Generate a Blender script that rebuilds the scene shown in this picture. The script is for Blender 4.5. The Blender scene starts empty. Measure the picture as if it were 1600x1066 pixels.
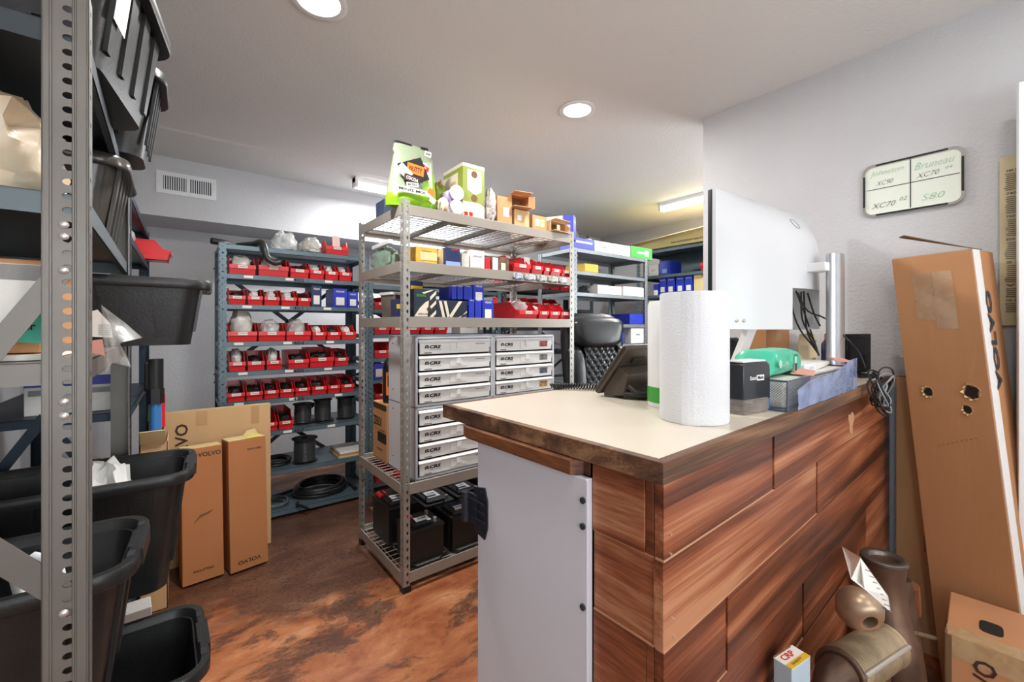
import bpy, math, random
from mathutils import Vector, Matrix, noise
random.seed(7)
sc = bpy.context.scene
C = sc.collection
R = math.radians
EYE = 1.246; CEIL = 2.40; F = 667.0; HY = 511.0
# ---------- camera ----------
cam = bpy.data.objects.new('camera', bpy.data.cameras.new('camera')); C.objects.link(cam)
cam.location = (0, 0, EYE); cam.rotation_euler = (R(90), 0, R(-37.4))
cam.data.lens = 15.0; cam.data.sensor_width = 36; cam.data.shift_y = -22/1600; cam.data.clip_start = 0.02
sc.camera = cam
# ---------- world / exposure ----------
w = bpy.data.worlds.new('daylight'); sc.world = w; w.use_nodes = True
w.node_tree.nodes['Background'].inputs[0].default_value = (0.86, 0.93, 1.0, 1)
w.node_tree.nodes['Background'].inputs[1].default_value = 1.0
sc.view_settings.view_transform = 'Standard'; sc.view_settings.look = 'None'
sc.view_settings.exposure = -0.28; sc.view_settings.gamma = 1; sc.view_settings.use_curve_mapping = False
def area(name, loc, sx, sy, power, col=(1, .97, .93), rot=(0, 0, 0), shape='RECTANGLE', spread=180):
    l = bpy.data.lights.new(name, 'AREA'); l.shape = shape; l.size = sx; l.size_y = sy; l.energy = power; l.color = col
    l.spread = R(spread)
    o = bpy.data.objects.new(name, l); C.objects.link(o); o.location = loc; o.rotation_euler = rot; return o
area('added_rear_fill', (0.4, -2.38, 1.35), 2.4, 1.5, 88, (.93, .97, 1.0), (R(135), 0, 0))  # added fill light behind the camera, tilted up to brighten the ceiling
area('added_side_fill', (4.22, .25, 1.45), 1.4, 1.5, 75, (.95, .98, 1.0), (R(125), 0, R(90)))  # added fill light, out of view, to lift the back area and ceiling
RECESS = [(1.648, 1.587), (0.373, 1.61), (1.5, -0.1), (0.373, -0.1), (1.2, -1.5)]  # first two are seen; the rest are extra lights added out of view
for i, (x, y) in enumerate(RECESS):
    area('recessed_lamp', (x, y, CEIL-.03), .15, .15, [15, 32, 4, 8, 8][i], (1, .985, .965), shape='DISK')
area('tube_lamp', (1.62, 3.36, CEIL-.085), 1.15, .06, 50, (.97, .98, 1))
area('tube_lamp', (3.54, 1.75, CEIL-.085), .06, 1.15, 44, (.97, .98, 1))

# ---------- helpers ----------
FW = Vector((math.sin(R(37.4)), math.cos(R(37.4)), 0)); RT = Vector((FW.y, -FW.x, 0))
def W(px, py, x=None, y=None, z=None):
    """point of the place seen at a photo pixel, on a plane x=, y= or z="""
    d = FW + RT*((px-800)/F) + Vector((0, 0, (HY-py)/F))
    t = x/d.x if x is not None else (y/d.y if y is not None else (z-EYE)/d.z)
    return Vector((0, 0, EYE)) + d*t
def X(px, y): return W(px, 511, y=y).x
def lin(c):
    return tuple((v/12.92 if v <= .04045 else ((v+.055)/1.055)**2.4) for v in c)
def hexc(h):
    h = h.lstrip('#'); return lin(tuple(int(h[i:i+2], 16)/255 for i in (0, 2, 4)))
MATS = {}
def pm(name, col, rough=.5, metal=0.0, var=0.0, vs=8.0, bump=0.0, bs=60.0, coat=0.0, stretch=None, emit=0, alpha=1.0, spec=.5, island=0.0, col2=None):
    if name in MATS: return MATS[name]
    m = bpy.data.materials.new(name); m.use_nodes = True; MATS[name] = m
    nt = m.node_tree; N = nt.nodes; L = nt.links; b = N['Principled BSDF']
    c = hexc(col) if isinstance(col, str) else col
    b.inputs['Base Color'].default_value = (*c, 1)
    b.inputs['Roughness'].default_value = rough; b.inputs['Metallic'].default_value = metal
    b.inputs['Coat Weight'].default_value = coat; b.inputs['Specular IOR Level'].default_value = spec
    b.inputs['Alpha'].default_value = alpha
    if emit:
        b.inputs['Emission Color'].default_value = (*c, 1); b.inputs['Emission Strength'].default_value = emit
    tc = N.new('ShaderNodeTexCoord'); mp = N.new('ShaderNodeMapping'); L.new(tc.outputs['Object'], mp.inputs[0])
    if stretch: mp.inputs['Scale'].default_value = stretch
    if var or col2:
        n = N.new('ShaderNodeTexNoise'); n.inputs['Scale'].default_value = vs; n.inputs['Detail'].default_value = 6
        L.new(mp.outputs[0], n.inputs['Vector'])
        r = N.new('ShaderNodeValToRGB'); L.new(n.outputs[0], r.inputs[0])
        c2 = hexc(col2) if col2 else tuple(max(0, v*(1-var)) for v in c)
        c3 = c if col2 else tuple(min(1, v*(1+var*.6)) for v in c)
        r.color_ramp.elements[0].position = .35; r.color_ramp.elements[1].position = .65
        r.color_ramp.elements[0].color = (*c2, 1); r.color_ramp.elements[1].color = (*c3, 1)
        L.new(r.outputs[0], b.inputs['Base Color'])
    if bump:
        n2 = N.new('ShaderNodeTexNoise'); n2.inputs['Scale'].default_value = bs; n2.inputs['Detail'].default_value = 4
        L.new(mp.outputs[0], n2.inputs['Vector'])
        bp = N.new('ShaderNodeBump'); bp.inputs['Strength'].default_value = bump; bp.inputs['Distance'].default_value = .004
        L.new(n2.outputs[0], bp.inputs['Height']); L.new(bp.outputs[0], b.inputs['Normal'])
    return m
def film(name, col, clear=.6, rough=.2, bs=30):
    if name in MATS: return MATS[name]
    m = pm(name, col, rough, bump=.5, bs=bs); nt = m.node_tree; N = nt.nodes; L = nt.links
    b = N['Principled BSDF']; out = N['Material Output']; t = N.new('ShaderNodeBsdfTransparent'); mx = N.new('ShaderNodeMixShader')
    n = N.new('ShaderNodeTexNoise'); n.inputs['Scale'].default_value = 14; tc = N.new('ShaderNodeTexCoord'); L.new(tc.outputs['Object'], n.inputs[0])
    r = N.new('ShaderNodeMapRange'); r.inputs[1].default_value = .35; r.inputs[2].default_value = .65
    r.inputs[3].default_value = 1-clear-.18; r.inputs[4].default_value = 1-clear+.18
    L.new(n.outputs[0], r.inputs[0]); L.new(r.outputs[0], mx.inputs[0]); L.new(t.outputs[0], mx.inputs[1]); L.new(b.outputs[0], mx.inputs[2])
    L.new(mx.outputs[0], out.inputs[0]); return m

class MB:
    def __init__(s): s.v = []; s.f = []; s.m = []; s.M = Matrix.Identity(4)
    def add(s, vs, fs, m=0):
        o = len(s.v); s.v += [tuple(s.M @ Vector(p)) for p in vs]
        s.f += [tuple(o+i for i in f) for f in fs]; s.m += [m]*len(fs); return s
    def box(s, x0, x1, y0, y1, z0, z1, m=0):
        return s.add([(x, y, z) for x in (x0, x1) for y in (y0, y1) for z in (z0, z1)],
                     [(0, 1, 3, 2), (4, 6, 7, 5), (0, 4, 5, 1), (2, 3, 7, 6), (0, 2, 6, 4), (1, 5, 7, 3)], m)
    def prism(s, pts, a, b, axis='x', m=0):
        n = len(pts)
        f = {'x': lambda p, h: (h, p[0], p[1]), 'y': lambda p, h: (p[0], h, p[1]), 'z': lambda p, h: (p[0], p[1], h)}[axis]
        vs = [f(p, a) for p in pts] + [f(p, b) for p in pts]
        fs = [(i, (i+1) % n, n+(i+1) % n, n+i) for i in range(n)] + [tuple(range(n))[::-1], tuple(range(n, 2*n))]
        return s.add(vs, fs, m)
    def loft(s, loops, m=0, cap0=True, cap1=True, closed=True):
        n = len(loops[0]); vs = [p for l in loops for p in l]; fs = []
        for k in range(len(loops)-1):
            for i in range(n if closed else n-1):
                j = (i+1) % n; fs.append((k*n+i, k*n+j, (k+1)*n+j, (k+1)*n+i))
        if cap0: fs.append(tuple(range(n))[::-1])
        if cap1: fs.append(tuple(range((len(loops)-1)*n, len(loops)*n)))
        return s.add(vs, fs, m)
    def cyl(s, p0, p1, r0, r1=None, n=16, m=0, caps=True):
        r1 = r0 if r1 is None else r1; return s.tube([p0, p1], [r0, r1], n, m, caps)
    def tube(s, pts, r, n=8, m=0, caps=True, closed=False):
        pts = [Vector(p) for p in pts]; k = len(pts); r = r if isinstance(r, (list, tuple)) else [r]*k
        loops = []; up = None
        for i, p in enumerate(pts):
            a = pts[(i-1) % k] if (closed or i > 0) else p; b = pts[(i+1) % k] if (closed or i < k-1) else p
            d = (b-a).normalized()
            if up is None: up = Vector((0, 0, 1)) if abs(d.z) < .9 else Vector((1, 0, 0))
            u = (up - d*up.dot(d)).normalized(); up = u; v = d.cross(u)
            loops.append([tuple(p + (u*math.cos(t)+v*math.sin(t))*r[i]) for t in [2*math.pi*j/n for j in range(n)]])
        if closed: loops.append(loops[0]); caps = False
        return s.loft(loops, m, caps, caps)
    def lathe(s, prof, c=(0, 0, 0), n=24, m=0, axis='z'):
        loops = []
        for (r, h) in prof:
            l = []
            for j in range(n):
                t = 2*math.pi*j/n; a, b = r*math.cos(t), r*math.sin(t)
                l.append({'z': (c[0]+a, c[1]+b, c[2]+h), 'y': (c[0]+b, c[1]+h, c[2]+a), 'x': (c[0]+h, c[1]+a, c[2]+b)}[axis])
            loops.append(l)
        return s.loft(loops, m)
    def build(s, name, mats, parent=None, bev=0, smooth=0, label=None, loc=None):
        me = bpy.data.meshes.new(name); me.from_pydata(s.v, [], s.f)
        mats = mats if isinstance(mats, (list, tuple)) else [mats]
        for m in mats: me.materials.append(m)
        me.polygons.foreach_set('material_index', s.m)
        if smooth: me.polygons.foreach_set('use_smooth', [True]*len(s.f)); me.update(); me.set_sharp_from_angle(angle=R(smooth))
        me.update(); o = bpy.data.objects.new(name, me); C.objects.link(o)
        if parent: o.parent = parent
        if bev:
            b = o.modifiers.new('b', 'BEVEL'); b.width = bev; b.segments = 2; b.limit_method = 'ANGLE'; b.angle_limit = R(40)
        if label: o['label'] = label
        if loc: o.location = loc
        return o
def tag(o, label=None, cat=None, group=None, kind=None):
    if label: o['label'] = label
    if cat: o['category'] = cat
    if group: o['group'] = group
    if kind: o['kind'] = kind
    return o
def T(name, label, cat, loc=(0, 0, 0), rz=0, group=None):
    o = bpy.data.objects.new(name, None); C.objects.link(o); o.location = loc; o.rotation_euler = (0, 0, rz)
    o.empty_display_size = .05
    return tag(o, label, cat, group)
def S(name, mb, mats, **k): o = mb.build(name, mats, **k); o['kind'] = 'structure'; return o
def copy_tree(o, parent=None):
    c = o.copy(); C.objects.link(c)
    if parent is not None: c.parent = parent
    for ch in o.children: copy_tree(ch, c)
    return c
AX = {'-y': ((1, 0, 0), (0, 0, 1)), '-x': ((0, -1, 0), (0, 0, 1)), '+x': ((0, 1, 0), (0, 0, 1)), 'z': ((1, 0, 0), (0, 1, 0)),
      'zx': ((0, -1, 0), (1, 0, 0)), '-yr': ((-1, 0, 0), (0, 0, -1)), '+y': ((-1, 0, 0), (0, 0, 1)), '-yup': ((0, 0, 1), (-1, 0, 0)), '-xup': ((0, 0, 1), (0, 1, 0)), '-ydn': ((0, 0, -1), (1, 0, 0))}
_tc = {}
def text_data(s, bold=0.0):
    if (s, bold) in _tc: return _tc[(s, bold)]
    cu = bpy.data.curves.new('t', 'FONT'); cu.body = s; cu.size = 1; cu.resolution_u = 2; cu.offset = bold; cu.align_x = 'CENTER'; cu.align_y = 'CENTER'
    o = bpy.data.objects.new('t', cu); C.objects.link(o); dg = bpy.context.evaluated_depsgraph_get(); dg.update()
    me = bpy.data.meshes.new_from_object(o.evaluated_get(dg)); bpy.data.objects.remove(o)
    vs = [v.co.copy() for v in me.vertices]; fs = [tuple(p.vertices) for p in me.polygons]
    if vs:
        x0 = min(v.x for v in vs); x1 = max(v.x for v in vs); y0 = min(v.y for v in vs); y1 = max(v.y for v in vs)
        vs = [Vector(((v.x-(x0+x1)/2)/(y1-y0), (v.y-(y0+y1)/2)/(y1-y0), 0)) for v in vs]; asp = (x1-x0)/(y1-y0)
    else: asp = 1
    _tc[(s, bold)] = (vs, fs, asp); return _tc[(s, bold)]
def put_text(mb, s, h, o, right, up, m=0, w=None, bold=.02, shear=0.0):
    vs, fs, asp = text_data(s, bold); r = Vector(right); u = Vector(up); n = r.cross(u); kx = (w/asp) if w else h
    mb.add([Vector(o)+r*(v.x*kx+shear*v.y*h)+u*(v.y*h)+n*.0008 for v in vs], fs, m); return mb
def card(mb, o, right, up, w, h, m=0, t=.0006):
    r = Vector(right); u = Vector(up); n = r.cross(u); o = Vector(o); q = []
    for k in (0, t):
        for (a, b) in ((-.5, -.5), (.5, -.5), (.5, .5), (-.5, .5)): q.append(o+r*(a*w)+u*(b*h)+n*k)
    mb.add(q, [(3, 2, 1, 0), (4, 5, 6, 7), (0, 1, 5, 4), (1, 2, 6, 5), (2, 3, 7, 6), (3, 0, 4, 7)], m); return mb
def lab(parent, ax, o, w, h, mat, lines=(), name='printed_label'):
    """lines: (text, du, dv, height, mat[, width]) on a card"""
    r, u = AX[ax]; mb = MB(); mats = [mat] if mat else []
    if mat: card(mb, o, r, u, w, h, 0)
    for l in lines:
        if l[4] not in mats: mats.append(l[4])
        p = Vector(o)+Vector(r)*l[1]+Vector(u)*l[2]
        if l[0] == '#': card(mb, p+Vector(r).cross(Vector(u))*.0006, r, u, l[5], l[3], mats.index(l[4]), .0004)
        else: put_text(mb, l[0], l[3], p, r, u, mats.index(l[4]), l[5] if len(l) > 5 else None)
    return mb.build(name, mats, parent)
def holed(mb, o, r, u, w, H, pitch, hw, hh, cx=0, n=8, m=0, t=.0015, key=False, z0=0):
    """plate w x H with a row of punched holes; o = bottom centre"""
    r = Vector(r); u = Vector(u); nn = r.cross(u); o = Vector(o); k = int(H/pitch); ext = H-k*pitch
    def P(a, b, d): return o+r*a+u*b+nn*d
    w2, p2 = w/2, pitch/2
    base = [(w2, 0), (w2, p2), (cx, p2), (-w2, p2), (-w2, 0), (-w2, -p2), (cx, -p2), (w2, -p2)]
    outer = []
    for j in range(n):
        q = j*8/n; i = int(q); fr = q-i; a, b = base[i % 8], base[(i+1) % 8]; outer.append((a[0]+(b[0]-a[0])*fr, a[1]+(b[1]-a[1])*fr))
    inner = []
    for j in range(n):
        th = 2*math.pi*j/n; sx = .5 if (key and math.sin(th) < -.3) else 1; inner.append((cx+hw/2*sx*math.cos(th), hh/2*math.sin(th)))
    for c in range(k):
        y = (c+.5)*pitch+ext/2
        for d in (0, -t):
            vs = [P(a, b+y, d) for a, b in outer]+[P(a, b+y, d) for a, b in inner]
            mb.add(vs, [(j, (j+1) % n, n+(j+1) % n, n+j) if d == 0 else (n+j, n+(j+1) % n, (j+1) % n, j) for j in range(n)], m)
        vs = [P(a, b+y, 0) for a, b in inner]+[P(a, b+y, -t) for a, b in inner]
        mb.add(vs, [(j, (j+1) % n, n+(j+1) % n, n+j) for j in range(n)], m)
    for (a, b) in ((0, ext/2), (H-ext/2, H)):
        if b-a > 1e-5: mb.add([P(-w2, a, 0), P(w2, a, 0), P(w2, b, 0), P(-w2, b, 0), P(-w2, a, -t), P(w2, a, -t), P(w2, b, -t), P(-w2, b, -t)], [(0, 1, 2, 3), (7, 6, 5, 4), (0, 4, 5, 1), (3, 2, 6, 7)], m)
    for sx in (-w2, w2):
        mb.add([P(sx, 0, 0), P(sx, H, 0), P(sx, H, -t), P(sx, 0, -t)], [(0, 1, 2, 3)], m)
def rrect(L, Wd, r, z, n=5, cx=0, cy=0):
    pts = []
    for (sx, sy, a0) in ((1, 1, 0), (-1, 1, 90), (-1, -1, 180), (1, -1, 270)):
        for i in range(n+1):
            a = R(a0+90*i/n); pts.append((cx+sx*(L/2-r)+r*math.cos(a), cy+sy*(Wd/2-r)+r*math.sin(a), z))
    return pts
ORD = ['first', 'second', 'third', 'fourth', 'fifth', 'sixth', 'seventh', 'eighth', 'ninth', 'tenth']

# ---------- materials ----------
m_wall = pm('wall_paint', '#c9c9cb', .75, bump=.55, bs=90, var=.03, vs=3)
m_ceil = pm('ceiling_paint', '#e2e0dc', .85, bump=.5, bs=70)
m_white = pm('white_paint', '#e9eaeb', .45)
m_steel = pm('warm_grey_steel', '#76726c', .45, .4, var=.1, vs=5)
m_slate = pm('slate_blue_steel', '#5f727c', .4, .25, var=.12, vs=6)
m_navy = pm('navy_steel', '#2c3a4a', .45, .3, var=.1)
m_dkst = pm('dark_steel', '#3b4247', .5, .3)
m_silver = pm('galvanised_steel', '#a5a29c', .4, .45, var=.12, vs=30, bump=.1)
m_beam = pm('silver_beam_paint', '#9e968c', .42, .25, var=.05, vs=6)
m_zinc = pm('bright_zinc', '#dedcd6', .3, .8)
m_tote = pm('black_plastic', '#222323', .38, bump=.15, bs=120, var=.25, vs=9)
m_tote2 = pm('smoky_grey_plastic', '#3d3a35', .22, bump=.1, var=.25)
m_red = pm('red_plastic', '#e0262c', .32, var=.08, vs=10)
m_card = pm('kraft_cardboard', '#c08a5b', .8, var=.08, vs=4, bump=.25, bs=50, stretch=(1, 1, .15))
m_card2 = pm('pale_cardboard', '#cfa87a', .8, var=.08, vs=4, bump=.2, bs=50, stretch=(1, 1, .15))
m_card3 = pm('manila_board', '#d9c48e', .75, var=.06, vs=5)
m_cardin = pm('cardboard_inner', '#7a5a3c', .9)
m_tape = film('clear_packing_tape', '#d9b98c', .55, .15)
m_blk = pm('black_ink', '#17181a', .6)
m_ink2 = pm('brown_ink', '#40291c', .7)
m_paper = pm('white_paper', '#ece9e2', .7, var=.04, vs=12)
m_blue = pm('royal_blue_box', '#2438b4', .38, var=.1, vs=14)
m_bluel = pm('light_blue_print', '#8fa4dd', .5)
m_navyb = pm('navy_box', '#1e2c55', .4)
m_yel = pm('yellow_print', '#e0b62c', .5)
m_green = pm('green_print', '#3c9a3c', .45)
m_lime = pm('lime_film', '#86b81e', .28, bump=.6, bs=30)
m_orange = pm('orange_print', '#e87c2a', .45)
m_rub = pm('black_rubber', '#1b1b1c', .45, var=.2)
m_bag = film('clear_plastic_bag', '#e6e6e4', .5, .18)
m_bag2 = film('milky_plastic_bag', '#dcd8d0', .18, .25)
m_parts = pm('dark_parts', '#3a3734', .5, .3, var=.7, vs=35, bump=.8, bs=60)
m_grey = pm('grey_plastic', '#8b8f92', .45)
# ---------- room ----------
def floor_mat():
    m = pm('stained_concrete', '#a85a35', .32, bump=.25, bs=40); nt = m.node_tree; N = nt.nodes; L = nt.links; b = N['Principled BSDF']
    g = N.new('ShaderNodeNewGeometry'); mp = N.new('ShaderNodeMapping'); L.new(g.outputs['Position'], mp.inputs[0]); mp.inputs['Scale'].default_value = (1, 1.9, 1); mp.inputs['Rotation'].default_value = (0, 0, R(12))
    def nz(sc_, det, rough=.6, dist=0):
        n = N.new('ShaderNodeTexNoise'); n.inputs['Scale'].default_value = sc_; n.inputs['Detail'].default_value = det; n.inputs['Roughness'].default_value = rough; n.inputs['Distortion'].default_value = dist; L.new(mp.outputs[0], n.inputs[0]); return n
    def ramp(src, els):
        r = N.new('ShaderNodeValToRGB'); L.new(src, r.inputs[0]); cr = r.color_ramp
        while len(cr.elements) < len(els): cr.elements.new(.5)
        for e, (p, c) in zip(cr.elements, els): e.position = p; e.color = (*(hexc(c) if isinstance(c, str) else (c, c, c)), 1)
        return r
    base = ramp(nz(3.4, 12, .72, .4).outputs[0], [(.30, '#6f3f27'), (.43, '#985737'), (.57, '#b3744d'), (.74, '#cfa381')])
    dark = ramp(nz(2.3, 12, .74, .5).outputs[0], [(.38, 1.0), (.45, .85), (.50, 0.0)])
    spk = ramp(nz(55, 5, .75).outputs[0], [(.38, 1.0), (.52, 0.0)])
    # the worn black patch in front of the slate shelving
    sx = N.new('ShaderNodeSeparateXYZ'); L.new(g.outputs['Position'], sx.inputs[0])
    d = N.new('ShaderNodeVectorMath'); d.operation = 'DISTANCE'; L.new(g.outputs['Position'], d.inputs[0]); d.inputs[1].default_value = (.62, 2.78, 0)
    dn = N.new('ShaderNodeMath'); dn.operation = 'MULTIPLY_ADD'; L.new(nz(3.0, 6).outputs[0], dn.inputs[0]); dn.inputs[1].default_value = -.9; L.new(d.outputs['Value'], dn.inputs[2])
    pr = ramp(dn.outputs[0], [(0.0, 1.0), (.24, .95), (.42, 0.0)])
    mxa = N.new('ShaderNodeMath'); mxa.operation = 'MAXIMUM'; L.new(dark.outputs[0], mxa.inputs[0]); L.new(pr.outputs[0], mxa.inputs[1])
    mu = N.new('ShaderNodeMath'); mu.operation = 'MULTIPLY_ADD'; L.new(spk.outputs[0], mu.inputs[0]); mu.inputs[1].default_value = .3; mu.inputs[2].default_value = .68
    mu2 = N.new('ShaderNodeMath'); mu2.operation = 'MULTIPLY'; L.new(mxa.outputs[0], mu2.inputs[0]); L.new(mu.outputs[0], mu2.inputs[1])
    mx = N.new('ShaderNodeMixRGB'); L.new(mu2.outputs[0], mx.inputs[0]); L.new(base.outputs[0], mx.inputs[1]); mx.inputs[2].default_value = (*hexc('#2f2c2a'), 1)
    lt = ramp(nz(3.3, 9, .7, .2).outputs[0], [(.64, 0.0), (.78, .7)])
    mx2 = N.new('ShaderNodeMixRGB'); L.new(lt.outputs[0], mx2.inputs[0]); L.new(mx.outputs[0], mx2.inputs[1]); mx2.inputs[2].default_value = (*hexc('#c9ab90'), 1)
    L.new(mx2.outputs[0], b.inputs['Base Color'])
    return m
XL, XR, XF, YB, YR = -.86, 2.28, 4.3, 4.17, -2.5
S('floor', MB().box(XL-.1, XF+.1, YR-.1, YB+.1, -.1, 0), floor_mat())
S('ceiling', MB().box(XL-.1, XF+.1, YR-.1, YB+.1, CEIL, CEIL+.1), m_ceil)
S('wall_left', MB().box(XL-.1, XL, YR, YB, 0, CEIL), m_wall)
S('wall_back', MB().box(XL, XF, YB, YB+.1, 0, CEIL), m_wall)
S('wall_right', MB().box(XR, XR+.13, YR, 1.236, 0, CEIL), m_wall)
S('wall_far_right', MB().box(XF, XF+.1, YR, -.5, 0, CEIL).box(XF, XF+.1, 1.0, YB, 0, CEIL).box(XF, XF+.1, -.5, 1.0, 0, .7).box(XF, XF+.1, -.5, 1.0, 2.15, CEIL), m_wall)
S('wall_side_room', MB().box(XR+.13, XF, -.7, -.6, 0, CEIL), m_wall)
mb = MB(); wx0, wx1, wz0, wz1 = -.9+.06, 1.7, .5, 2.15
mb.box(XL-.1, wx0, YR-.1, YR, 0, CEIL); mb.box(wx1, XF, YR-.1, YR, 0, CEIL); mb.box(wx0, wx1, YR-.1, YR, 0, wz0); mb.box(wx0, wx1, YR-.1, YR, wz1, CEIL)
S('wall_rear', mb, m_wall)
win = bpy.data.objects.new('added_window_1', None); C.objects.link(win); win['kind'] = 'structure'  # unseen window, added behind the camera to bring in light
mb = MB()
for x in (wx0, .4, wx1-.05): mb.box(x, x+.05, YR-.08, YR-.02, wz0, wz1)
mb.box(wx0, wx1, YR-.08, YR-.02, wz0, wz0+.05).box(wx0, wx1, YR-.08, YR-.02, wz1-.05, wz1)
mb.build('added_window_frame', m_white, win)
mg = pm('added_window_glass', '#ffffff', .0); mg.node_tree.nodes['Principled BSDF'].inputs['Transmission Weight'].default_value = 1; mg.node_tree.nodes['Principled BSDF'].inputs['IOR'].default_value = 1.05
MB().box(wx0+.03, wx1-.03, YR-.055, YR-.05, wz0+.03, wz1-.03).build('pane', mg, win)
wn2 = bpy.data.objects.new('added_window_2', None); C.objects.link(wn2); wn2['kind'] = 'structure'  # unseen window, added in the side room to light the back and ceiling
mb = MB()
for y_ in (-.5, .225, .95): mb.box(XF+.02, XF+.08, y_, y_+.05, .7, 2.15)
mb.box(XF+.02, XF+.08, -.5, 1.0, .7, .75).box(XF+.02, XF+.08, -.5, 1.0, 2.1, 2.15).build('added_window_frame', m_white, wn2)
MB().box(XF+.05, XF+.055, -.47, .97, .73, 2.12).build('pane', mg, wn2)
# soffit along the back wall, and the raised seam across the ceiling
SZ = 1.995; SY = 3.72
S('wall_soffit', MB().box(XL, XF, SY, YB, SZ, CEIL), m_wall)
mb = MB(); mb.prism([(3.16, CEIL), (3.19, CEIL-.006), (3.29, CEIL-.006), (3.32, CEIL)], XL, 3.2, 'x'); S('trim_1', mb, m_ceil)
S('baseboard_right', MB().box(XR-.014, XR, YR, 1.236, 0, .1), pm('baseboard_grey', '#b9b8b5', .5))
# white door leaf at the right edge of the picture, standing open
dr = bpy.data.objects.new('door_1', None); C.objects.link(dr); dr['kind'] = 'structure'; dr.location = (2.12, .10, 0); dr.rotation_euler = (0, 0, R(-80))
MB().box(0, .8, 0, .04, .01, 2.03).build('door_leaf', m_white, dr, bev=.002)
mb = MB().cyl((.74, 0, .98), (.74, -.05, .98), .012); mb.cyl((.74, -.05, .98), (.62, -.05, .98), .009); mb.build('door_handle', m_zinc, dr, smooth=40)
# recessed lights: two seen, the others added out of view
mb = MB().lathe([(.070, -.001), (.093, -.001), (.095, -.006), (.088, -.010), (.072, -.008), (.070, -.001)], n=40); ringm = None
m_lamp = pm('lamp_lens', '#fff6ea', .5, emit=14)
NMR = ['round recessed ceiling light nearer the corner of the right wall', 'round recessed ceiling light above the gap before the black totes']
for i, (x, y) in enumerate(RECESS):
    t = T('recessed_light', NMR[i] if i < 2 else 'added recessed ceiling light, out of view, brightening the front of the room', 'ceiling light', (x, y, CEIL), group=None if i < 2 else 'added unseen front lights')
    if ringm is None:
        ringm = mb.build('trim_ring', m_white, t, smooth=40); lens = MB().lathe([(.001, -.003), (.070, -.003), (.070, -.0015), (.001, -.0015)], n=32).build('lamp_lens', m_lamp, t)
    else:
        for q in (ringm, lens): c = q.copy(); C.objects.link(c); c.parent = t
m_tube = pm('tube_diffuser', '#ffffff', .4, emit=5)
def strip(label, loc, rz, L=1.22):
    t = T('strip_light', label, 'ceiling light', loc, rz)
    MB().box(-L/2, L/2, -.035, .035, -.04, 0).box(-L/2, -L/2+.02, -.045, .045, -.075, 0).box(L/2-.02, L/2, -.045, .045, -.075, 0).build('housing', m_white, t, bev=.002)
    MB().prism([(-.042, -.04), (-.042, -.06), (-.03, -.074), (.03, -.074), (.042, -.06), (.042, -.04)], -L/2+.02, L/2-.02, 'x').build('diffuser', m_tube, t)
strip('bright white strip light on the ceiling behind the green candy bag', (1.64, 3.36, CEIL), 0)
strip('bright white strip light on the ceiling above the open cardboard tray', (3.54, 1.72, CEIL), R(90))
# vent register
y = SY; x0 = X(243.75, y); x1 = X(337.5, y); zt = W(243.75, 265, y=y).z; zb = W(243.75, 300, y=y).z
t = T('air_vent', 'white wall register with two banks of slots under the ceiling', 'air vent', ((x0+x1)/2, y, (zt+zb)/2))
w2, h2 = (x1-x0)/2, (zt-zb)/2
mb = MB(); mb.box(-w2, w2, -.006, 0, h2*.62, h2).box(-w2, w2, -.006, 0, -h2, -h2*.62).box(-w2, -w2*.78, -.006, 0, -h2*.62, h2*.62).box(w2*.84, w2, -.006, 0, -h2*.62, h2*.62).box(-.004, .012, -.006, 0, -h2*.62, h2*.62)
mb.build('vent_frame', m_white, t, bev=.0015)
MB().box(-w2*.8, w2*.86, -.001, 0, -h2*.64, h2*.64).build('dark_backing', m_blk, t)
mb = MB()
for k in range(22):
    x = -w2*.76+k*(w2*1.58/21)
    mb.box(x, x+.006, -.005, -.001, -h2*.63, h2*.63)
mb.build('louvre', m_white, t); MB().cyl((w2*.92, -.006, 0), (w2*.92, -.009, 0), .004).cyl((-w2*.92, -.006, 0), (-w2*.92, -.009, 0), .004).build('screw', m_zinc, t)
mb = MB().box(w2*.80, w2*.82, -.012, -.006, -h2*.5, h2*.1).build('damper_lever', m_blk, t)

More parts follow.
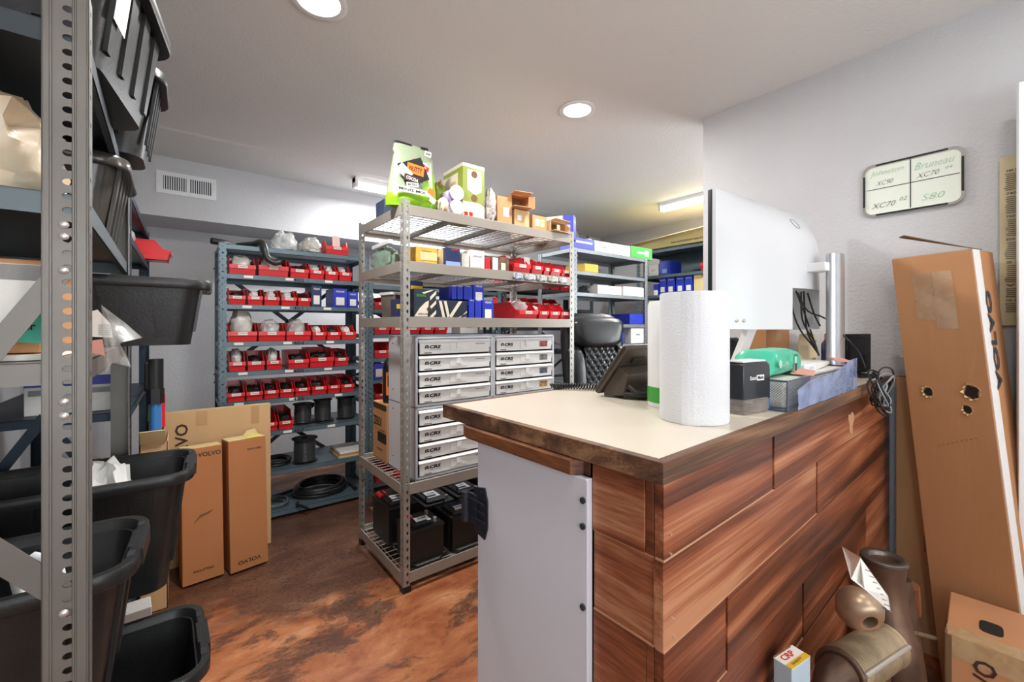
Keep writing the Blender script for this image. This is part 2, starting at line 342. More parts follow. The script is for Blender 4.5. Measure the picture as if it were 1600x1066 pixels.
# ---------- shelving ----------
def slate_unit(name, label, loc, rz, w, d, h, levels, m=None, bh=.03, fw=.045, pitch=.038, hole=.012, brace=True, hn=6, mpost=None, group=None, panel=False):
    m = m or m_slate; t = T(name, label, 'shelving', loc, rz, group); mp = mpost or m
    for (sx, sy) in ((0, 0), (1, 0), (0, 1), (1, 1)):
        mb = MB(); xa = 0 if sx == 0 else w; dx = 1 if sx == 0 else -1; ya = 0 if sy == 0 else d; dy = 1 if sy == 0 else -1
        if sy == 0: holed(mb, (xa+dx*fw/2, ya, 0), (1, 0, 0), (0, 0, 1), fw, h, pitch, hole, hole*.8, 0, hn)
        else: mb.box(min(xa, xa+dx*fw), max(xa, xa+dx*fw), ya-.0015, ya, 0, h)
        if sx == 0: holed(mb, (xa, ya+dy*fw/2, 0), (0, -1, 0), (0, 0, 1), fw, h, pitch, hole, hole*.8, 0, hn)
        else: mb.box(xa-.0015, xa, min(ya, ya+dy*fw), max(ya, ya+dy*fw), 0, h)
        mb.build('post', mp, t)
    for z in levels:
        mb = MB(); e = .003
        mb.box(e, w-e, e, d-e, z-.0015, z)
        mb.box(e, w-e, e, e+.002, z-bh, z).box(e, w-e, d-e-.002, d-e, z-bh, z).box(e, e+.002, e, d-e, z-bh, z).box(w-e-.002, w-e, e, d-e, z-bh, z)
        mb.box(e, w-e, e, e+.014, z-bh, z-bh+.0015)
        mb.build('shelf', m, t)
    if brace:
        L = math.hypot(w, h*.42)
        for (za, zb) in ((h*.08, h*.5), (h*.5, h*.08), (h*.52, h*.94), (h*.94, h*.52)):
            a = Vector((0, d+.001, za)); b = Vector((w, d+.001, zb)); dd = (b-a).normalized(); n = Vector((-dd.z, 0, dd.x))*.014
            MB().add([a+n, b+n, b-n, a-n, a+n+Vector((0, .002, 0)), b+n+Vector((0, .002, 0)), b-n+Vector((0, .002, 0)), a-n+Vector((0, .002, 0))], [(3, 2, 1, 0), (4, 5, 6, 7), (0, 1, 5, 4), (1, 2, 6, 5), (2, 3, 7, 6), (3, 0, 4, 7)]).build('cross_brace', m_dkst, t)
    if panel: MB().box(0, w, d+.004, d+.006, .05, h-.02).build('back_panel', m, t)
    return t
AY = 3.11; AX0 = X(341, AY); AX1 = X(576, AY)
LA = [.05, .315, .575, .784, .97, 1.155, 1.385, 1.572, 1.752]
A = slate_unit('shelving_unit', 'slate blue steel shelving full of red bins beyond the cardboard cartons', (AX0, AY, 0), 0, AX1-AX0, .42, 1.757, LA)
LB = [.07, .30, .50, .69, .85, 1.01, 1.19, 1.38, 1.56]
BX0 = AX1+.01
B = slate_unit('shelving_unit', 'slate blue shelving seen through the silver rack behind the drawer cabinets', (BX0, AY+.05, 0), 0, 1.22, .42, 1.575, LB)
B2 = slate_unit('shelving_unit', 'dark steel shelving glimpsed through the open shelves behind the office chair', (BX0+1.24, AY+.05, 0), 0, 1.22, .42, 1.82, [.1, .4, .7, 1.0, 1.24, 1.43, 1.62, 1.80], m=m_dkst)
CY = 2.35; CX0 = X(896, CY); CX1 = X(1012, CY)
LC = [.1, .45, .80, 1.10, 1.27, 1.52, 1.69, 1.866]
Cu = slate_unit('shelving_unit', 'grey steel shelving behind the black office chair', (CX0, CY, 0), 0, CX1-CX0, .42, 1.866, LC, m=pm('grey_steel', '#868d90', .38, .4, var=.08), brace=False)
DX = 3.7
D = slate_unit('shelving_unit', 'grey steel shelving carrying a long open cardboard tray on top', (DX, 2.72, 0), R(-90), 1.25, .45, 2.013, [.1, .5, .9, 1.25, 1.56, 1.756, 2.01], brace=False, panel=True)
# navy unit behind the black totes
N_ = slate_unit('shelving_unit', 'navy steel shelving behind the black totes, below the air vent', (-.165, 2.14, 0), R(90), .1+.95, .45, 1.78, [.08, .45, .93, 1.2, 1.6, 1.775], m=m_navy, brace=False, hole=.015)
for (x0_, z0_, x1_, z1_) in ((.0, .55, .22, .92), (.45, .55, .23, .92)):
    a = Vector((-.003, x0_, z0_)); b = Vector((-.003, x1_, z1_)); n = Vector((0, 0, .03))
    MB().add([a-n, b-n, b+n, a+n, a-n-Vector((.003, 0, 0)), b-n-Vector((.003, 0, 0)), b+n-Vector((.003, 0, 0)), a+n-Vector((.003, 0, 0))], [(0, 1, 2, 3), (7, 6, 5, 4), (0, 4, 5, 1), (1, 5, 6, 2), (2, 6, 7, 3), (3, 7, 4, 0)]).build('end_brace', m_navy, N_)
# nearest rack (left edge of the picture)
NL = T('shelving_unit', 'warm grey steel shelving nearest the viewer, its punched post in front', 'shelving', (-.1347, 1.046, 0), R(91.6))
nd, nw, nh = .60, 1.04, 1.83
mb = MB(); fw = .0575
# profile of the near post: flange facing the viewer with a raised bead, then a return along the front of the rack
holed(mb, (0, fw*.5, 0), (0, -1, 0), (0, 0, 1), fw*1.0, nh, .0247, .0150, .0118, .003, 16, t=.002)
for (a, b) in ((.003, .016), ): mb.prism([(0, a), (-.0022, a+.001), (-.0022, b-.001), (0, b)], 0, nh, 'z')
mb.prism([(0, .0175), (-.0016, .0185), (-.0016, .0205), (0, .0215)], 0, nh, 'z'); mb.prism([(0, .0445), (-.0016, .0455), (-.0016, .0475), (0, .0485)], 0, nh, 'z')
mb.prism([(0, .0575), (.012, .0575), (.012, .0555), (0, .0555)], 0, nh, 'z')
holed(mb, (.02, 0, 0), (1, 0, 0), (0, 0, 1), .04, nh, .0494, .010, .010, 0, 8)
mb.build('post', m_steel, NL)
for (x, y, fx, fy) in ((nw, 0, -1, 1), (0, nd, 1, -1), (nw, nd, -1, -1)):
    mb = MB(); mb.box(min(x, x+fx*.05), max(x, x+fx*.05), y-.001, y+.001, 0, nh); mb.box(x-.001, x+.001, min(y, y+fy*.05), max(y, y+fy*.05), 0, nh); mb.build('post', m_steel, NL)
for z in (.43, 1.186, 1.475, 1.765):
    mb = MB(); e = .004; bh = .038
    mb.box(e, nw-e, e, nd-e, z-.002, z); mb.box(e, nw-e, e, e+.002, z-bh, z).box(e, nw-e, nd-e-.002, nd-e, z-bh, z).box(e, e+.002, e, nd-e, z-bh, z).box(nw-e-.002, nw-e, e, nd-e, z-bh, z)
    mb.box(e, nw-e, e, e+.014, z-bh, z-bh+.002); mb.build('shelf', m_dkst if z > 1.7 else pm('shelf_grey', '#5f6a6e', .42, .3) if z > 1.4 else m_steel, NL)
def strap(p, q, wd, par, mat, dx=-.002):
    a = Vector((dx, p[0], p[1])); b = Vector((dx, q[0], q[1])); n = Vector((0, 0, wd/2))
    MB().add([a-n, b-n, b+n, a+n]+[v+Vector((-.003, 0, 0)) for v in (a-n, b-n, b+n, a+n)], [(0, 1, 2, 3), (7, 6, 5, 4), (0, 4, 5, 1), (1, 5, 6, 2), (2, 6, 7, 3), (3, 7, 4, 0)]).build('end_brace', mat, par)
k0 = W(66, 455, y=1.046); k1 = W(0, 545, y=1.046)
def loc_n(px, py):
    v = W(px, py, y=1.046); return (-(v.x+.1347), v.z)
p1 = loc_n(70, 452); p2 = loc_n(0, 535); k = (p2[1]-p1[1])/(p2[0]-p1[0]); strap((.02, p1[1]+k*(.02-p1[0])), (.30, p1[1]+k*(.30-p1[0])), .063, NL, m_steel, .006)
p1 = loc_n(66, 912); p2 = loc_n(0, 872); k = (p2[1]-p1[1])/(p2[0]-p1[0]); strap((.02, p1[1]+k*(.02-p1[0])), (.30, p1[1]+k*(.30-p1[0])), .062, NL, m_steel, .006)
for z in (1.421, 1.401, 1.343, 1.118, 1.094, .757): MB().lathe([(.001, -.006), (.004, -.0055), (.0065, -.003), (.0065, -.0015), (.001, -.0015)], c=(0, .0305, z), n=14, axis='x').build('bolt', m_zinc, NL, smooth=40)

# silver boltless rack
SX0 = X(630, 1.884); SYF = 1.884; SW = X(897, 1.90)-SX0; SD = .61
SR = T('boltless_rack', 'silver boltless rack with wire decks standing in the middle of the room', 'shelving', (SX0, SYF, 0), R(.9))
SH = 1.845
for (x, sx, y, sy) in ((0, 1, 0, 1), (SW, -1, 0, 1), (0, 1, SD, -1), (SW, -1, SD, -1)):
    mb = MB(); fw = .034
    holed(mb, (x+sx*fw/2, y, .02), (1, 0, 0), (0, 0, 1), fw, SH-.02, .0385, .011, .021, sx*.004, 8, key=True)
    holed(mb, (x, y+sy*fw/2, .02), (0, -1, 0), (0, 0, 1), fw, SH-.02, .0385, .011, .021, 0, 8, key=True)
    mb.build('post', m_silver, SR); MB().box(min(x, x+sx*.038)-.001, max(x, x+sx*.038)+.001, min(y, y+sy*.038)-.001, max(y, y+sy*.038)+.001, 0, .03).build('rubber_foot', m_rub, SR)
LS = [1.821, 1.556, 1.294, .508, .094]; bh = .05
wire = None
for z in LS:
    for (y0, y1) in ((-.003, .003), (SD-.003, SD+.003)):
        MB().box(.03, SW-.03, y0, y1, z-bh, z).box(.03, SW-.03, min(y0+.003, SD-.02), min(y0+.003, SD-.02)+.017, z-.028, z-.024).build('side_beam', m_beam, SR, bev=.001)
    for (x0, x1) in ((-.003, .003), (SW-.003, SW+.003)):
        MB().box(x0, x1, .03, SD-.03, z-bh, z).build('end_beam', m_beam, SR, bev=.001)
    if wire is None:
        mb = MB()
        for i in range(13): yy = .04+(SD-.08)*i/12; mb.tube([(.01, yy, 0), (SW-.01, yy, 0)], .002, 4)
        for i in range(23): xx = .025+(SW-.05)*i/22; mb.tube([(xx, .01, .002), (xx, SD-.01, .002)], .0015, 4)
        for i in range(1, 4): xx = SW*i/4; mb.box(xx-.015, xx+.015, .006, SD-.006, -.022, -.003)
        wire = mb.build('wire_deck', m_silver, SR, loc=(0, 0, z-.014))
    else:
        c = wire.copy(); C.objects.link(c); c.parent = SR; c.location = (0, 0, z-.014)
# ---------- service counter ----------
CZ = 1.046
K0 = W(1036, 723.7, z=CZ); CL = (XR-.002-K0.x)/math.cos(R(2.6)); CWD = .625
CT = T('service_counter', 'plank clad service counter with cream top and white end door', 'counter', (K0.x, K0.y, 0), R(2.6))
m_lam = pm('cream_laminate', '#d3c9b8', .3, var=.04, vs=3)
def wood(name, ramp, island=True, stretch=(.55, 6, 9), rough=.38):
    m = pm(name, '#7a4528', rough); nt = m.node_tree; N = nt.nodes; L = nt.links; b = N['Principled BSDF']
    tc = N.new('ShaderNodeTexCoord'); g = N.new('ShaderNodeNewGeometry'); mp = N.new('ShaderNodeMapping'); mp.inputs['Scale'].default_value = stretch
    off = N.new('ShaderNodeVectorMath'); off.operation = 'MULTIPLY_ADD'; cb = N.new('ShaderNodeCombineXYZ')
    for i in range(3): L.new(g.outputs['Random Per Island'], cb.inputs[i])
    L.new(cb.outputs[0], off.inputs[0]); off.inputs[1].default_value = (31, 17, 23); L.new(tc.outputs['Object'], off.inputs[2]); L.new(off.outputs[0], mp.inputs[0])
    n = N.new('ShaderNodeTexNoise'); n.inputs['Scale'].default_value = 1.7; n.inputs['Detail'].default_value = 3; n.inputs['Distortion'].default_value = .7; L.new(mp.outputs[0], n.inputs[0])
    mp2 = N.new('ShaderNodeMapping'); mp2.inputs['Scale'].default_value = (stretch[0]*2.2, stretch[1]*9, stretch[2]*9); L.new(off.outputs[0], mp2.inputs[0])
    n2 = N.new('ShaderNodeTexNoise'); n2.inputs['Scale'].default_value = 2.4; n2.inputs['Detail'].default_value = 5; L.new(mp2.outputs[0], n2.inputs[0])
    a = N.new('ShaderNodeMath'); a.operation = 'MULTIPLY_ADD'; L.new(n2.outputs[0], a.inputs[0]); a.inputs[1].default_value = .35; L.new(n.outputs[0], a.inputs[2])
    a2 = N.new('ShaderNodeMath'); a2.operation = 'MULTIPLY_ADD'; L.new(g.outputs['Random Per Island'], a2.inputs[0]); a2.inputs[1].default_value = .16 if island else 0; L.new(a.outputs[0], a2.inputs[2])
    r = N.new('ShaderNodeValToRGB'); L.new(a2.outputs[0], r.inputs[0]); cr = r.color_ramp
    while len(cr.elements) < len(ramp): cr.elements.new(.5)
    for e, (p, c) in zip(cr.elements, ramp): e.position = p; e.color = (*hexc(c), 1)
    L.new(r.outputs[0], b.inputs['Base Color'])
    bp = N.new('ShaderNodeBump'); bp.inputs['Strength'].default_value = .25; bp.inputs['Distance'].default_value = .002; L.new(n2.outputs[0], bp.inputs['Height']); L.new(bp.outputs[0], b.inputs['Normal'])
    return m
m_plank = wood('stained_planks', [(.42, '#210f09'), (.58, '#482213'), (.72, '#733c23'), (.84, '#99593a'), (.97, '#b9825f')])
m_trim = wood('dark_oak_trim', [(.40, '#22160f'), (.58, '#463022'), (.74, '#6b4a33'), (.9, '#97714f')], True, (1, 8, 14), .55)
m_gap = pm('dark_gap', '#140b07', .9)
TH = .034; e = .016
MB().box(e, CL, e, CWD-e, CZ-.03, CZ-.0005).build('laminate_top', m_lam, CT)
mb = MB(); z0, z1 = CZ-TH, CZ
mb.prism([(0, 0), (CL, 0), (CL, e), (e, e)], z0, z1, 'z'); mb.build('edge_trim', m_trim, CT, bev=.0015)
MB().prism([(0, 0), (e, e), (e, CWD-e), (0, CWD)], z0, z1, 'z').build('edge_trim', m_trim, CT, bev=.0015)
MB().prism([(0, CWD), (e, CWD-e), (CL, CWD-e), (CL, CWD)], z0, z1, 'z').build('edge_trim', m_trim, CT, bev=.0015)
# carcass behind the cladding
x_in = .012; BD = .47; PH = .137
MB().box(x_in+.014, CL-.01, .022, BD, .02, CZ-TH).build('carcass', m_gap, CT)
rows = []; z = CZ-TH
rows.append((.893, z)); z = .893
while z > .05: rows.append((max(.0, z-PH), z)); z -= PH
JA = [[.55], [.62], [.20], [.50, 1.15], [.3, .95], [.42], [.6, 1.2], [.35]]
jp = [[1205], [1283], [1123], [1258], [1180], [1230], [], []]
ma = MB()
for i, (a, b) in enumerate(rows):
    js = []
    for px in jp[i]:
        v = W(px, 700, y=K0.y+.03); js.append((v.x-K0.x)/math.cos(R(2.6)))
    if i == 3: js.append(1.3)
    if i > 5: js = [.5, 1.2]
    xs = [x_in-.002*(i % 2)]+js+[CL-.012]
    for k in range(len(xs)-1):
        dy = .0015*((i*3+k*2) % 3)
        ma.box(xs[k]+.0008, xs[k+1]-.0008, .006-dy, .022, a+.0014, b-.0006)
ma.build('plank_cladding', m_plank, CT, bev=.0009)
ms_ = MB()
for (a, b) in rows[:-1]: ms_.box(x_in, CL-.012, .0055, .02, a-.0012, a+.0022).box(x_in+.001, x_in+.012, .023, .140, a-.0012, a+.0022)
ms_.build('seam_highlight', pm('painted_seam_highlight', '#c08e6c', .6), CT)  # pale strips paint the highlight along the plank edges
ma = MB()
for i, (a, b) in enumerate(rows):
    x0 = x_in+.002*(i % 2)
    if i == 0:
        ma.box(x0, x0+.014, .023, .037, a+.0014, b-.001); ma.box(x0-.002, x0+.012, .0375, .140, a+.0014, b-.001)
    elif i == 1: ma.box(x0, x0+.014, .023, .140, a+.0014, b-.001)
    else: ma.box(x0, x0+.014, .036, .140, a+.0014, b-.001); ma.box(x0, x0+.014, .023, .035, a+.0014, b-.001)
ma_o = ma.build('plank_cladding', m_plank, CT, bev=.0009)
mb = MB()
for (xx, zz) in ((.03, .90), (.03, .93), (.035, .80), (.04, .77), (.04, .69), (.62, .70), (.95, .80)): mb.cyl((xx, .006, zz), (xx, .003, zz), .0018, n=8)
mb.build('nail_head', m_zinc, CT)
# knot of filler on the top plank
mb = MB(); pts = []
for i in range(18): a = 2*math.pi*i/18; rr = 1+.25*math.sin(3*a)+.15*math.sin(5*a+1); pts.append((1.10+.030*rr*math.cos(a), .948+.034*rr*math.sin(a)))
mb.prism(pts, .0025, .0045, 'y'); mb.build('filler_patch', pm('pale_filler', '#b98a66', .7), CT)
# white end door
dm = MB().box(-.002, .012, .141, .466, -.0+.02, .983); dm.build('end_door', pm('cool_white_panel', '#d9dbe3', .4), CT, bev=.002)
for zz in (.945, .900, .760): MB().cyl((-.002, .150, zz), (-.006, .150, zz), .0055, n=14).build('screw', m_dkst, CT, smooth=40)
# cleat under the edge trim
m_plank2 = wood('end_planks', [(.42, '#210f09'), (.58, '#482213'), (.72, '#733c23'), (.84, '#99593a'), (.97, '#b9825f')], True, (6, .8, 9))
ma_o.data.materials[0] = m_plank2
MB().prism([(.010, .16), (-.012, .172), (-.012, .50), (-.002, .525), (.012, .525), (.012, .145), (.01, .145)], .985, 1.0105, 'z').build('wood_cleat', wood('orange_oak', [(.40, '#21120b'), (.62, '#4d2b1a'), (.8, '#7f4c2c'), (.95, '#a8714a')], False, (7, 1, 9), .5), CT, bev=.002)
# open hinge half on the far edge of the door
hg = MB(); hz = (.80+.852)/2+.0; hg.prism([(.475, hz-.05), (.435, hz-.058), (.425, hz-.03), (.425, hz+.03), (.435, hz+.058), (.475, hz+.05)], -.006, -.002, 'x')
hg.box(-.010, -.004, .462, .500, hz-.034, hz+.034); hg.tube([(-.012, .500, hz-.034), (-.012, .500, hz+.034)], .010, 14)
for q in (-.018, .002, .022): hg.box(-.0115, -.0095, .43, .498, hz+q-.002, hz+q+.002)
for q in (-.045, .045): hg.cyl((-.006, .444, hz+q), (-.009, .444, hz+q), .004, n=10)
hg.build('door_hinge', pm('black_hinge_plastic', '#20242e', .4), CT, smooth=40)
MB().box(CL-.010, CL-.002, -.010, .004, .02, 1.0).build('corner_strip', pm('pale_blue_strip', '#9db4c4', .4, .3), CT)
# ---------- things on the counter ----------
def on(px, py): return W(px, py, z=CZ)
# paper towel roll
p = on(1084, 655)
pw = pm('paper_towel', '#dcdee2', .9, bump=.35, bs=260)
pr = T('paper_towel_roll', 'full white paper towel roll standing at the front of the cream top', 'paper towels', (p.x, p.y, CZ))
mb = MB(); n = 56; loops = []
for (r_, z_) in ((.0685, 0), (.070, .004), (.070, .269), (.0685, .273)):
    loops.append([(r_*math.cos(2*math.pi*i/n), r_*math.sin(2*math.pi*i/n), z_) for i in range(n)])
loops.append([(.021*math.cos(2*math.pi*i/n), .021*math.sin(2*math.pi*i/n), .272) for i in range(n)]); loops.append([(.021*math.cos(2*math.pi*i/n), .021*math.sin(2*math.pi*i/n), .05) for i in range(n)])
mb.loft(loops); mb.build('towel_wrap', pw, pr, smooth=50)
MB().tube([(0, 0, .002), (0, 0, .2725)], .0208, 24).build('cardboard_core', m_card, pr, smooth=50)
mb = MB(); mb.loft([[(.0703*math.cos(a), .0703*math.sin(a), z_) for a in (R(-170), R(-160), R(-150), R(-140))] for z_ in (.0, .272)], cap0=False, cap1=False, closed=False); mb.build('loose_sheet_edge', pw, pr)
# second roll in its printed wrap, behind
p = on(1052, 634)
t = T('wrapped_towel_roll', 'second white roll in a green banded wrapper, mostly hidden behind the front roll', 'paper towels', (p.x, p.y, CZ))
MB().lathe([(.001, 0), (.060, 0), (.062, .006), (.062, .255), (.058, .265), (.02, .268), (.001, .262)], n=40).build('printed_wrap', m_white, t, smooth=40)
MB().lathe([(.0622, .012), (.0628, .012), (.0628, .05), (.0622, .05)], n=40).build('green_band', m_green, t, smooth=40)
mb = MB()
for (q, z_) in ((195, .10), (200, .14), (190, .07)):
    a = R(q); put_text(mb, 'TOWELS', .014, (.0626*math.cos(a), .0626*math.sin(a), z_+.03), (0, 0, 1), (math.sin(a), -math.cos(a), 0), 0)
mb.build('printed_lettering', m_bluel, t)
# desk phone seen from behind
m_ph = pm('bronze_black_plastic', '#4a4038', .3, var=.1); m_ph2 = pm('phone_dark_plastic', '#25211f', .35)
a = W(938, 616, x=.955); b = W(984, 546, x=.955)
t = T('desk_phone', 'black office desk phone seen from its raised back', 'telephone', (.945, 0, 0))
ln = Vector((0, b.y-a.y, b.z-a.z)); nr = Vector((0, ln.z, -ln.y)).normalized()  # towards the user
if nr.y < 0: nr = -nr
th = .020; A0 = Vector((0, a.y, CZ+.0065)); B0 = Vector((0, b.y, b.z))
q = [A0, B0, B0+nr*th*.5+Vector((0, 0, .004)), B0+nr*th, A0+nr*th, A0+nr*th*.4-Vector((0, 0, .003))]
MB().prism([(v.y, v.z) for v in q], 0, .205, 'x').build('housing', m_ph, t, bev=.004, smooth=30)
MB().prism([(v.y, v.z) for v in [A0+nr*.009+ln*.0, B0+nr*.009, B0+nr*.0115, A0+nr*.0115]], -.0006, .2056, 'x').build('seam_strip', m_ph2, t)
bk = -nr
q = [A0+ln*.12, A0+ln*.62, A0+ln*.62+bk*.038, A0+ln*.30+bk*.060, Vector((0, A0.y+bk.y*.05, CZ+.006)), Vector((0, A0.y-.01, CZ+.003))]
MB().prism([(v.y, v.z) for v in q], .012, .190, 'x').build('rear_housing', m_ph, t, bev=.003, smooth=30)
q = [A0+ln*.70+bk*.0005, A0+ln*.80+bk*.0005, A0+ln*.80+bk*.006, A0+ln*.70+bk*.006]
MB().prism([(v.y, v.z) for v in q], .05, .10, 'x').build('latch', m_ph2, t, bev=.001)
mb = MB(); mb.tube([(.02, A0.y-.075, CZ+.0125), (.05, A0.y-.115, CZ+.0125), (.10, A0.y-.13, CZ+.0125), (.16, A0.y-.12, CZ+.0125), (.19, A0.y-.07, CZ+.0125)], [.010, .012, .012, .012, .010], 10)
mb.tube([(.03, A0.y-.06, CZ+.05), (.035, A0.y-.10, CZ+.02), (.06, A0.y-.118, CZ+.013)], .009, 10); mb.build('stand_foot', m_ph2, t, smooth=50)
mm = MB(); ax = q[0]
put_text(mm, 'AVAYA', .010, A0+ln*.25+bk*.050+Vector((.11, 0, .012)), (1, 0, 0), (0, .35, .93), 0, w=.05); mm.build('embossed_lettering', m_bluel, t)
# coiled cord
c0 = on(864, 609); c1 = on(948, 609); c0.z = c1.z = CZ+.0095
mb = MB(); pts = []; turns = 46; N_s = turns*8
for i in range(N_s+1):
    s = i/N_s; u = s*2 if s < .5 else 2-s*2; off = Vector((0, .012 if s < .5 else -.012, 0)); base = c0.lerp(c1, u)+off+Vector((0, .010*math.sin(u*5+(0 if s < .5 else 1)), 0)); a_ = 2*math.pi*turns*s
    d_ = (c1-c0).normalized(); pts.append(base+Vector((-d_.y, d_.x, 0))*(.0075*math.cos(a_))+Vector((0, 0, .0075*math.sin(a_)+.001)))
mb.tube(pts, .0019, 5); cc_ = mb.build('coiled_cord', m_rub, t, smooth=60); cc_.location = -t.location
# self inking stamp
p = W(1168, 645, y=.455); p = on(1170, 643)
t = T('self_inking_stamp', 'black self-inking stamp with clear base between the roll and the mesh tray', 'stamp', (p.x, p.y, CZ), R(-6))
sw = .056
MB().prism([(-sw, .030), (-sw, .112), (-sw+.004, .118), (sw-.016, .118), (sw-.002, .110), (sw, .098), (sw, .030)], -.020, .020, 'y').build('body', pm('stamp_black', '#23272d', .3), t, bev=.002, smooth=30)
MB().prism([(sw-.010, .002), (sw-.010, .110), (sw-.004, .118), (sw+.004, .110), (sw+.006, .100), (sw+.006, .002)], -.017, .017, 'y').build('steel_blue_frame', pm('stamp_frame', '#7d97b5', .2, .3), t, bev=.002, smooth=30)
MB().prism([(-sw, .1185), (sw-.016, .1185), (sw-.020, .1225), (-sw, .1225)], -.019, .019, 'y').build('white_cap', m_white, t, bev=.001)
MB().box(-sw-.002, sw-.012, -.022, .022, .0, .034).build('clear_base', film('smoky_clear_plastic', '#9b9088', .45, .1), t, bev=.002)
MB().cyl((sw+.006, 0, .062), (sw+.010, 0, .062), .006, n=14).build('red_button', m_red, t, smooth=40)
mb = MB(); put_text(mb, 'Excel', .009, (-.018, -.0205, .082), (1, 0, 0), (0, 0, 1), 0, w=.026); card(mb, (.013, -.0203, .0815), (1, 0, 0), (0, 0, 1), .030, .013, 0); put_text(mb, 'Mark', .008, (.013, -.0212, .082), (1, 0, 0), (0, 0, 1), 1, w=.024)
mb.build('logo', [m_white, m_blk], t)
# letter tray and its papers
TX0 = K0.x+.515; TX1 = K0.x+1.16; ty0 = K0.y+.035; ty1 = ty0+.27; th = .072
def cpt(a, b, z=0): # counter frame -> world
    return Vector((K0.x+a*math.cos(R(2.6))-b*math.sin(R(2.6)), K0.y+a*math.sin(R(2.6))+b*math.cos(R(2.6)), CZ+z))
t = T('letter_tray', 'grey wire mesh letter tray heaped with papers along the counter edge', 'letter tray', cpt(.56, .012), R(2.6))
tw, td = .60, .17
m_mesh = pm('mesh_wire', '#5f6877', .35, .6)
mb = MB()
def meshwall(o, r, L, H, s=.0062):
    o = Vector(o); r = Vector(r); k = int((L+H)/s)
    for i in range(k):
        for sg in (0, 1):
            a = i*s; x0, z0, x1, z1 = (a, 0, a-H, H)
            if x0 > L: z0 = x0-L; x0 = L
            if x1 < 0: z1 = H+x1; x1 = 0
            if sg: x0, x1 = L-x0, L-x1
            if z1 > z0+1e-4: mb.tube([o+r*x0+Vector((0, 0, z0)), o+r*x1+Vector((0, 0, z1))], .0005, 3, caps=False)
meshwall((0, 0, 0), (1, 0, 0), .17, th); meshwall((0, 0, 0), (0, 1, 0), td, th); meshwall((.17, 0, 0), (1, 0, 0), tw-.17, th, .012)
mb.build('mesh_side', m_mesh, t)
mb = MB(); 
for z_ in (.002, th): mb.tube([(0, 0, z_), (tw, 0, z_), (tw, td, z_), (0, td, z_)], .0022, 6, closed=True)
for (xx, yy) in ((0, 0), (tw, 0), (tw, td), (0, td)): mb.tube([(xx, yy, 0), (xx, yy, th)], .002, 6)
mb.box(0, tw, 0, td, .001, .002); mb.build('wire_frame', m_mesh, t)
sl = T('plastic_sleeve', 'bluish clear plastic sleeve hanging over the front of the mesh tray', 'plastic sleeve', cpt(.60, .006), R(2.6))
mb = MB(); g = []
nx_, nz_ = 30, 8
for j in range(nz_+1):
    for i in range(nx_+1):
        u, v = i/nx_, j/nz_; h_ = .05+.045*u+.006*math.sin(u*9)
        g.append((.57*u, -.002-.003*noise.noise(Vector((u*9, v*5, 0)))-.002, .002+h_*v))
mb.add(g, [(j*(nx_+1)+i, j*(nx_+1)+i+1, (j+1)*(nx_+1)+i+1, (j+1)*(nx_+1)+i) for j in range(nz_) for i in range(nx_)])
mb.build('film', film('blue_clear_film', '#9fb2dc', .35, .15), sl, smooth=60)
stk = T('paper_stack', 'loose stack of white papers lying in the mesh letter tray', 'papers', cpt(.575, .020, .003), R(2.6))
mb = MB(); zz = 0
for i in range(11):
    h_ = .004+.002*(i % 3); ox, oy = random.uniform(-.006, .006), random.uniform(-.006, .006)
    mb.M = Matrix.Translation((.19+ox*.5, .11+oy*.5, zz)) @ Matrix.Rotation(R(random.uniform(-.5, .5)), 4, 'Z'); mb.box(-.165, .375, -.095, .025, 0, h_); zz += h_+.0004
mb.build('sheets', m_paper, stk)
STZ = CZ+.003+zz
b_ = MB(); b_.prism([(-.10, 0), (.12, .004), (.13, .014), (-.10, .016)], -.055, .055, 'y')
cb = b_.build('catalogue', [m_paper], None); cb.location = cpt(1.03, .115, STZ-CZ+.001); cb.rotation_euler = (0, 0, R(8)); tag(cb, 'thick white catalogue on the far end of the paper stack', 'catalogue')
b_ = MB().box(-.045, .045, -.03, .03, 0, .022); bb = b_.build('white_box', m_white, bev=.003); bb.location = cpt(.86, .075, STZ-CZ+.001); tag(bb, 'small white rounded box lying in front of the catalogue', 'box')
lab(bb, '-y', (0, -.0302, .011), .06, .010, None, [('PART 204', 0, 0, .005, m_grey)])
